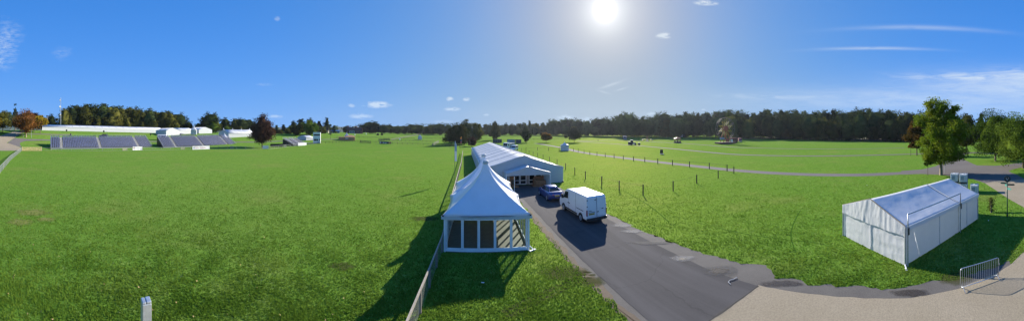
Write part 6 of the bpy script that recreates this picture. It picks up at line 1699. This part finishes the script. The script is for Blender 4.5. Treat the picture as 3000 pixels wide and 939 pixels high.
# clouds: each a soft patch of sky (azimuth, height), broken up by noise
cv = nt.nodes.new('ShaderNodeCombineXYZ'); nt.links.new(az, cv.inputs[0]); nt.links.new(tan, cv.inputs[1])
mp = nt.nodes.new('ShaderNodeMapping'); mp.inputs['Scale'].default_value = (1, 2.4, 1); nt.links.new(cv.outputs[0], mp.inputs[0])
puffn = noise_n(nt, mp.outputs[0], 34, 8, .62)
mp2 = nt.nodes.new('ShaderNodeMapping'); mp2.inputs['Scale'].default_value = (1, 7, 1); mp2.inputs['Rotation'].default_value = (0, 0, .06); nt.links.new(cv.outputs[0], mp2.inputs[0])
wispn = noise_n(nt, mp2.outputs[0], 7, 9, .68, .8)
def blob(px, py, rx, ry, tilt=0., curve=0.):
    a0, t0 = (px-1500)/F, (HZ-py)/F
    da = math_n(nt, 'SUBTRACT', az, a0); dt = math_n(nt, 'SUBTRACT', tan, t0)
    if tilt: dt = math_n(nt, 'SUBTRACT', dt, math_n(nt, 'MULTIPLY', da, tilt))
    if curve: dt = math_n(nt, 'ADD', dt, math_n(nt, 'MULTIPLY', math_n(nt, 'MULTIPLY', da, da), curve))
    u = math_n(nt, 'DIVIDE', da, rx/F); v = math_n(nt, 'DIVIDE', dt, ry/F)
    r2 = math_n(nt, 'ADD', math_n(nt, 'MULTIPLY', u, u), math_n(nt, 'MULTIPLY', v, v))
    return math_n(nt, 'EXPONENT', math_n(nt, 'MULTIPLY', r2, -1.))
cl = None
def addc(f, gain):
    global cl
    f = math_n(nt, 'MULTIPLY', f, gain); cl = f if cl is None else math_n(nt, 'MAXIMUM', cl, f)
for px, py, rx, ry, g in ((1105, 306, 36, 9, 1.), (1058, 340, 30, 7, .8), (1318, 290, 9, 6, .9), (1366, 290, 9, 5, .8), (1325, 319, 20, 5, .9), (1030, 309, 10, 5, .6), (808, 341, 18, 5, .7), (775, 339, 8, 4, .4), (1945, 104, 22, 8, .9), (2066, 8, 28, 7, .9), (2090, 10, 14, 5, .6), (1425, 336, 8, 3, .6), (1660, 347, 26, 10, .9), (1725, 350, 24, 8, .7), (1905, 332, 18, 4, .7), (2062, 321, 7, 3, .5), (812, 55, 8, 7, .25), (775, 247, 22, 4, .2), (1300, 356, 26, 5, .5)):
    f = math_n(nt, 'MULTIPLY', blob(px, py, rx, ry), ramp_n(nt, puffn, .34, .56)); addc(ramp_n(nt, f, .12, .6), g)
for px, py, rx, ry, g in ((15, 130, 34, 60, .50), (35, 100, 30, 34, .30), (182, 155, 26, 18, .22), (2, 180, 28, 24, .45)):
    f = math_n(nt, 'MULTIPLY', blob(px, py, rx, ry), ramp_n(nt, puffn, .36, .72)); addc(ramp_n(nt, f, .05, .8), g)
# wisps beside the sun, condensation trails and the thin bank low on the right
for px, py, rx, ry, ti, cu, g in ((1790, 248, 34, 4, .33, 0, .45), (1765, 268, 20, 3, -.3, 0, .35), (1822, 260, 18, 2.5, .3, 0, .4), (2560, 141, 150, 4.5, .0, .10, .42), (2700, 80, 200, 6.5, -.02, .13, .30), (2745, 222, 22, 4, -.55, 0, .3)):
    f = math_n(nt, 'MULTIPLY', blob(px, py, rx, ry, ti, cu), ramp_n(nt, wispn, .15, .5)); addc(f, g)
for px, py, rx, ry, g, lo, hi in ((2860, 226, 220, 15, .95, .34, .62), (2990, 222, 150, 24, .95, .28, .6), (2330, 282, 250, 12, .6, .36, .6), (2620, 256, 200, 9, .45, .40, .66), (2700, 292, 480, 36, .70, .05, .60), (2980, 258, 330, 46, .85, .03, .58), (2900, 300, 420, 60, .6, -.2, .55)):
    f = math_n(nt, 'MULTIPLY', blob(px, py, rx, ry, .0), ramp_n(nt, wispn, lo, hi)); addc(f, g)
cmix = mixc(nt, cl, col, CLOUD_COL)
# a paler band of air near the horizon
hz = math_n(nt, 'MULTIPLY', math_n(nt, 'EXPONENT', math_n(nt, 'MULTIPLY', math_n(nt, 'ABSOLUTE', tan), -6.)), .72)
cmix2 = mixc(nt, hz, cmix, mixc(nt, math_n(nt, 'POWER', dot, 3.), HORIZON_COL, HORIZON_SUN))
nt.links.new(cmix2, bg.inputs['Color']); nt.links.new(bg.outputs[0], out.inputs[0])

sl = bpy.data.lights.new('sun', 'SUN'); sl.energy = SUN_STRENGTH; sl.angle = R_(.5); sl.color = (1.0, .93, .82)
so = bpy.data.objects.new('sun', sl); COL.objects.link(so); so.rotation_euler = sd.to_track_quat('Z', 'Y').to_euler(); so.location = sd*200

cam = bpy.data.cameras.new('camera'); co = bpy.data.objects.new('camera', cam); COL.objects.link(co)
cam.type = 'PANO'; cam.panorama_type = 'CENTRAL_CYLINDRICAL'
cam.central_cylindrical_range_u_min = -1500/F; cam.central_cylindrical_range_u_max = 1500/F
cam.central_cylindrical_range_v_min = -(939-HZ)/F; cam.central_cylindrical_range_v_max = HZ/F
cam.central_cylindrical_radius = 1.0
cam.clip_start = .05; cam.clip_end = 20000
co.location = (0, 0, H); co.rotation_euler = (R_(90), 0, 0); SC.camera = co
SC.render.engine = 'CYCLES'
SC.cycles.use_denoising = DENOISE; SC.cycles.pixel_filter_type = 'BLACKMAN_HARRIS'; SC.cycles.filter_width = 1.4
SC.cycles.max_bounces = 6; SC.cycles.transparent_max_bounces = 12
vs_ = SC.view_settings; vs_.view_transform = 'Standard'; vs_.look = 'None'; vs_.exposure = EXPOSURE; vs_.gamma = 1; vs_.use_curve_mapping = False

if HAZE > 0:
    mb = MB(); mb.box((0, 0, 22), (1010, 1010, 48)); hz_ = mb.build('haze', None) if False else None
    m, nt2, out2 = _nodes('thin_haze'); pv = nt2.nodes.new('ShaderNodeVolumePrincipled')
    pv.inputs['Color'].default_value = (.75, .82, .95, 1); pv.inputs['Density'].default_value = HAZE; pv.inputs['Anisotropy'].default_value = .45
    nt2.links.new(pv.outputs[0], out2.inputs['Volume'])
    stuff(mb.build('haze', m), 'faint blue haze lying over the fields and woods', 'haze')
    SC.cycles.volume_bounces = 0; SC.cycles.volume_max_steps = 64
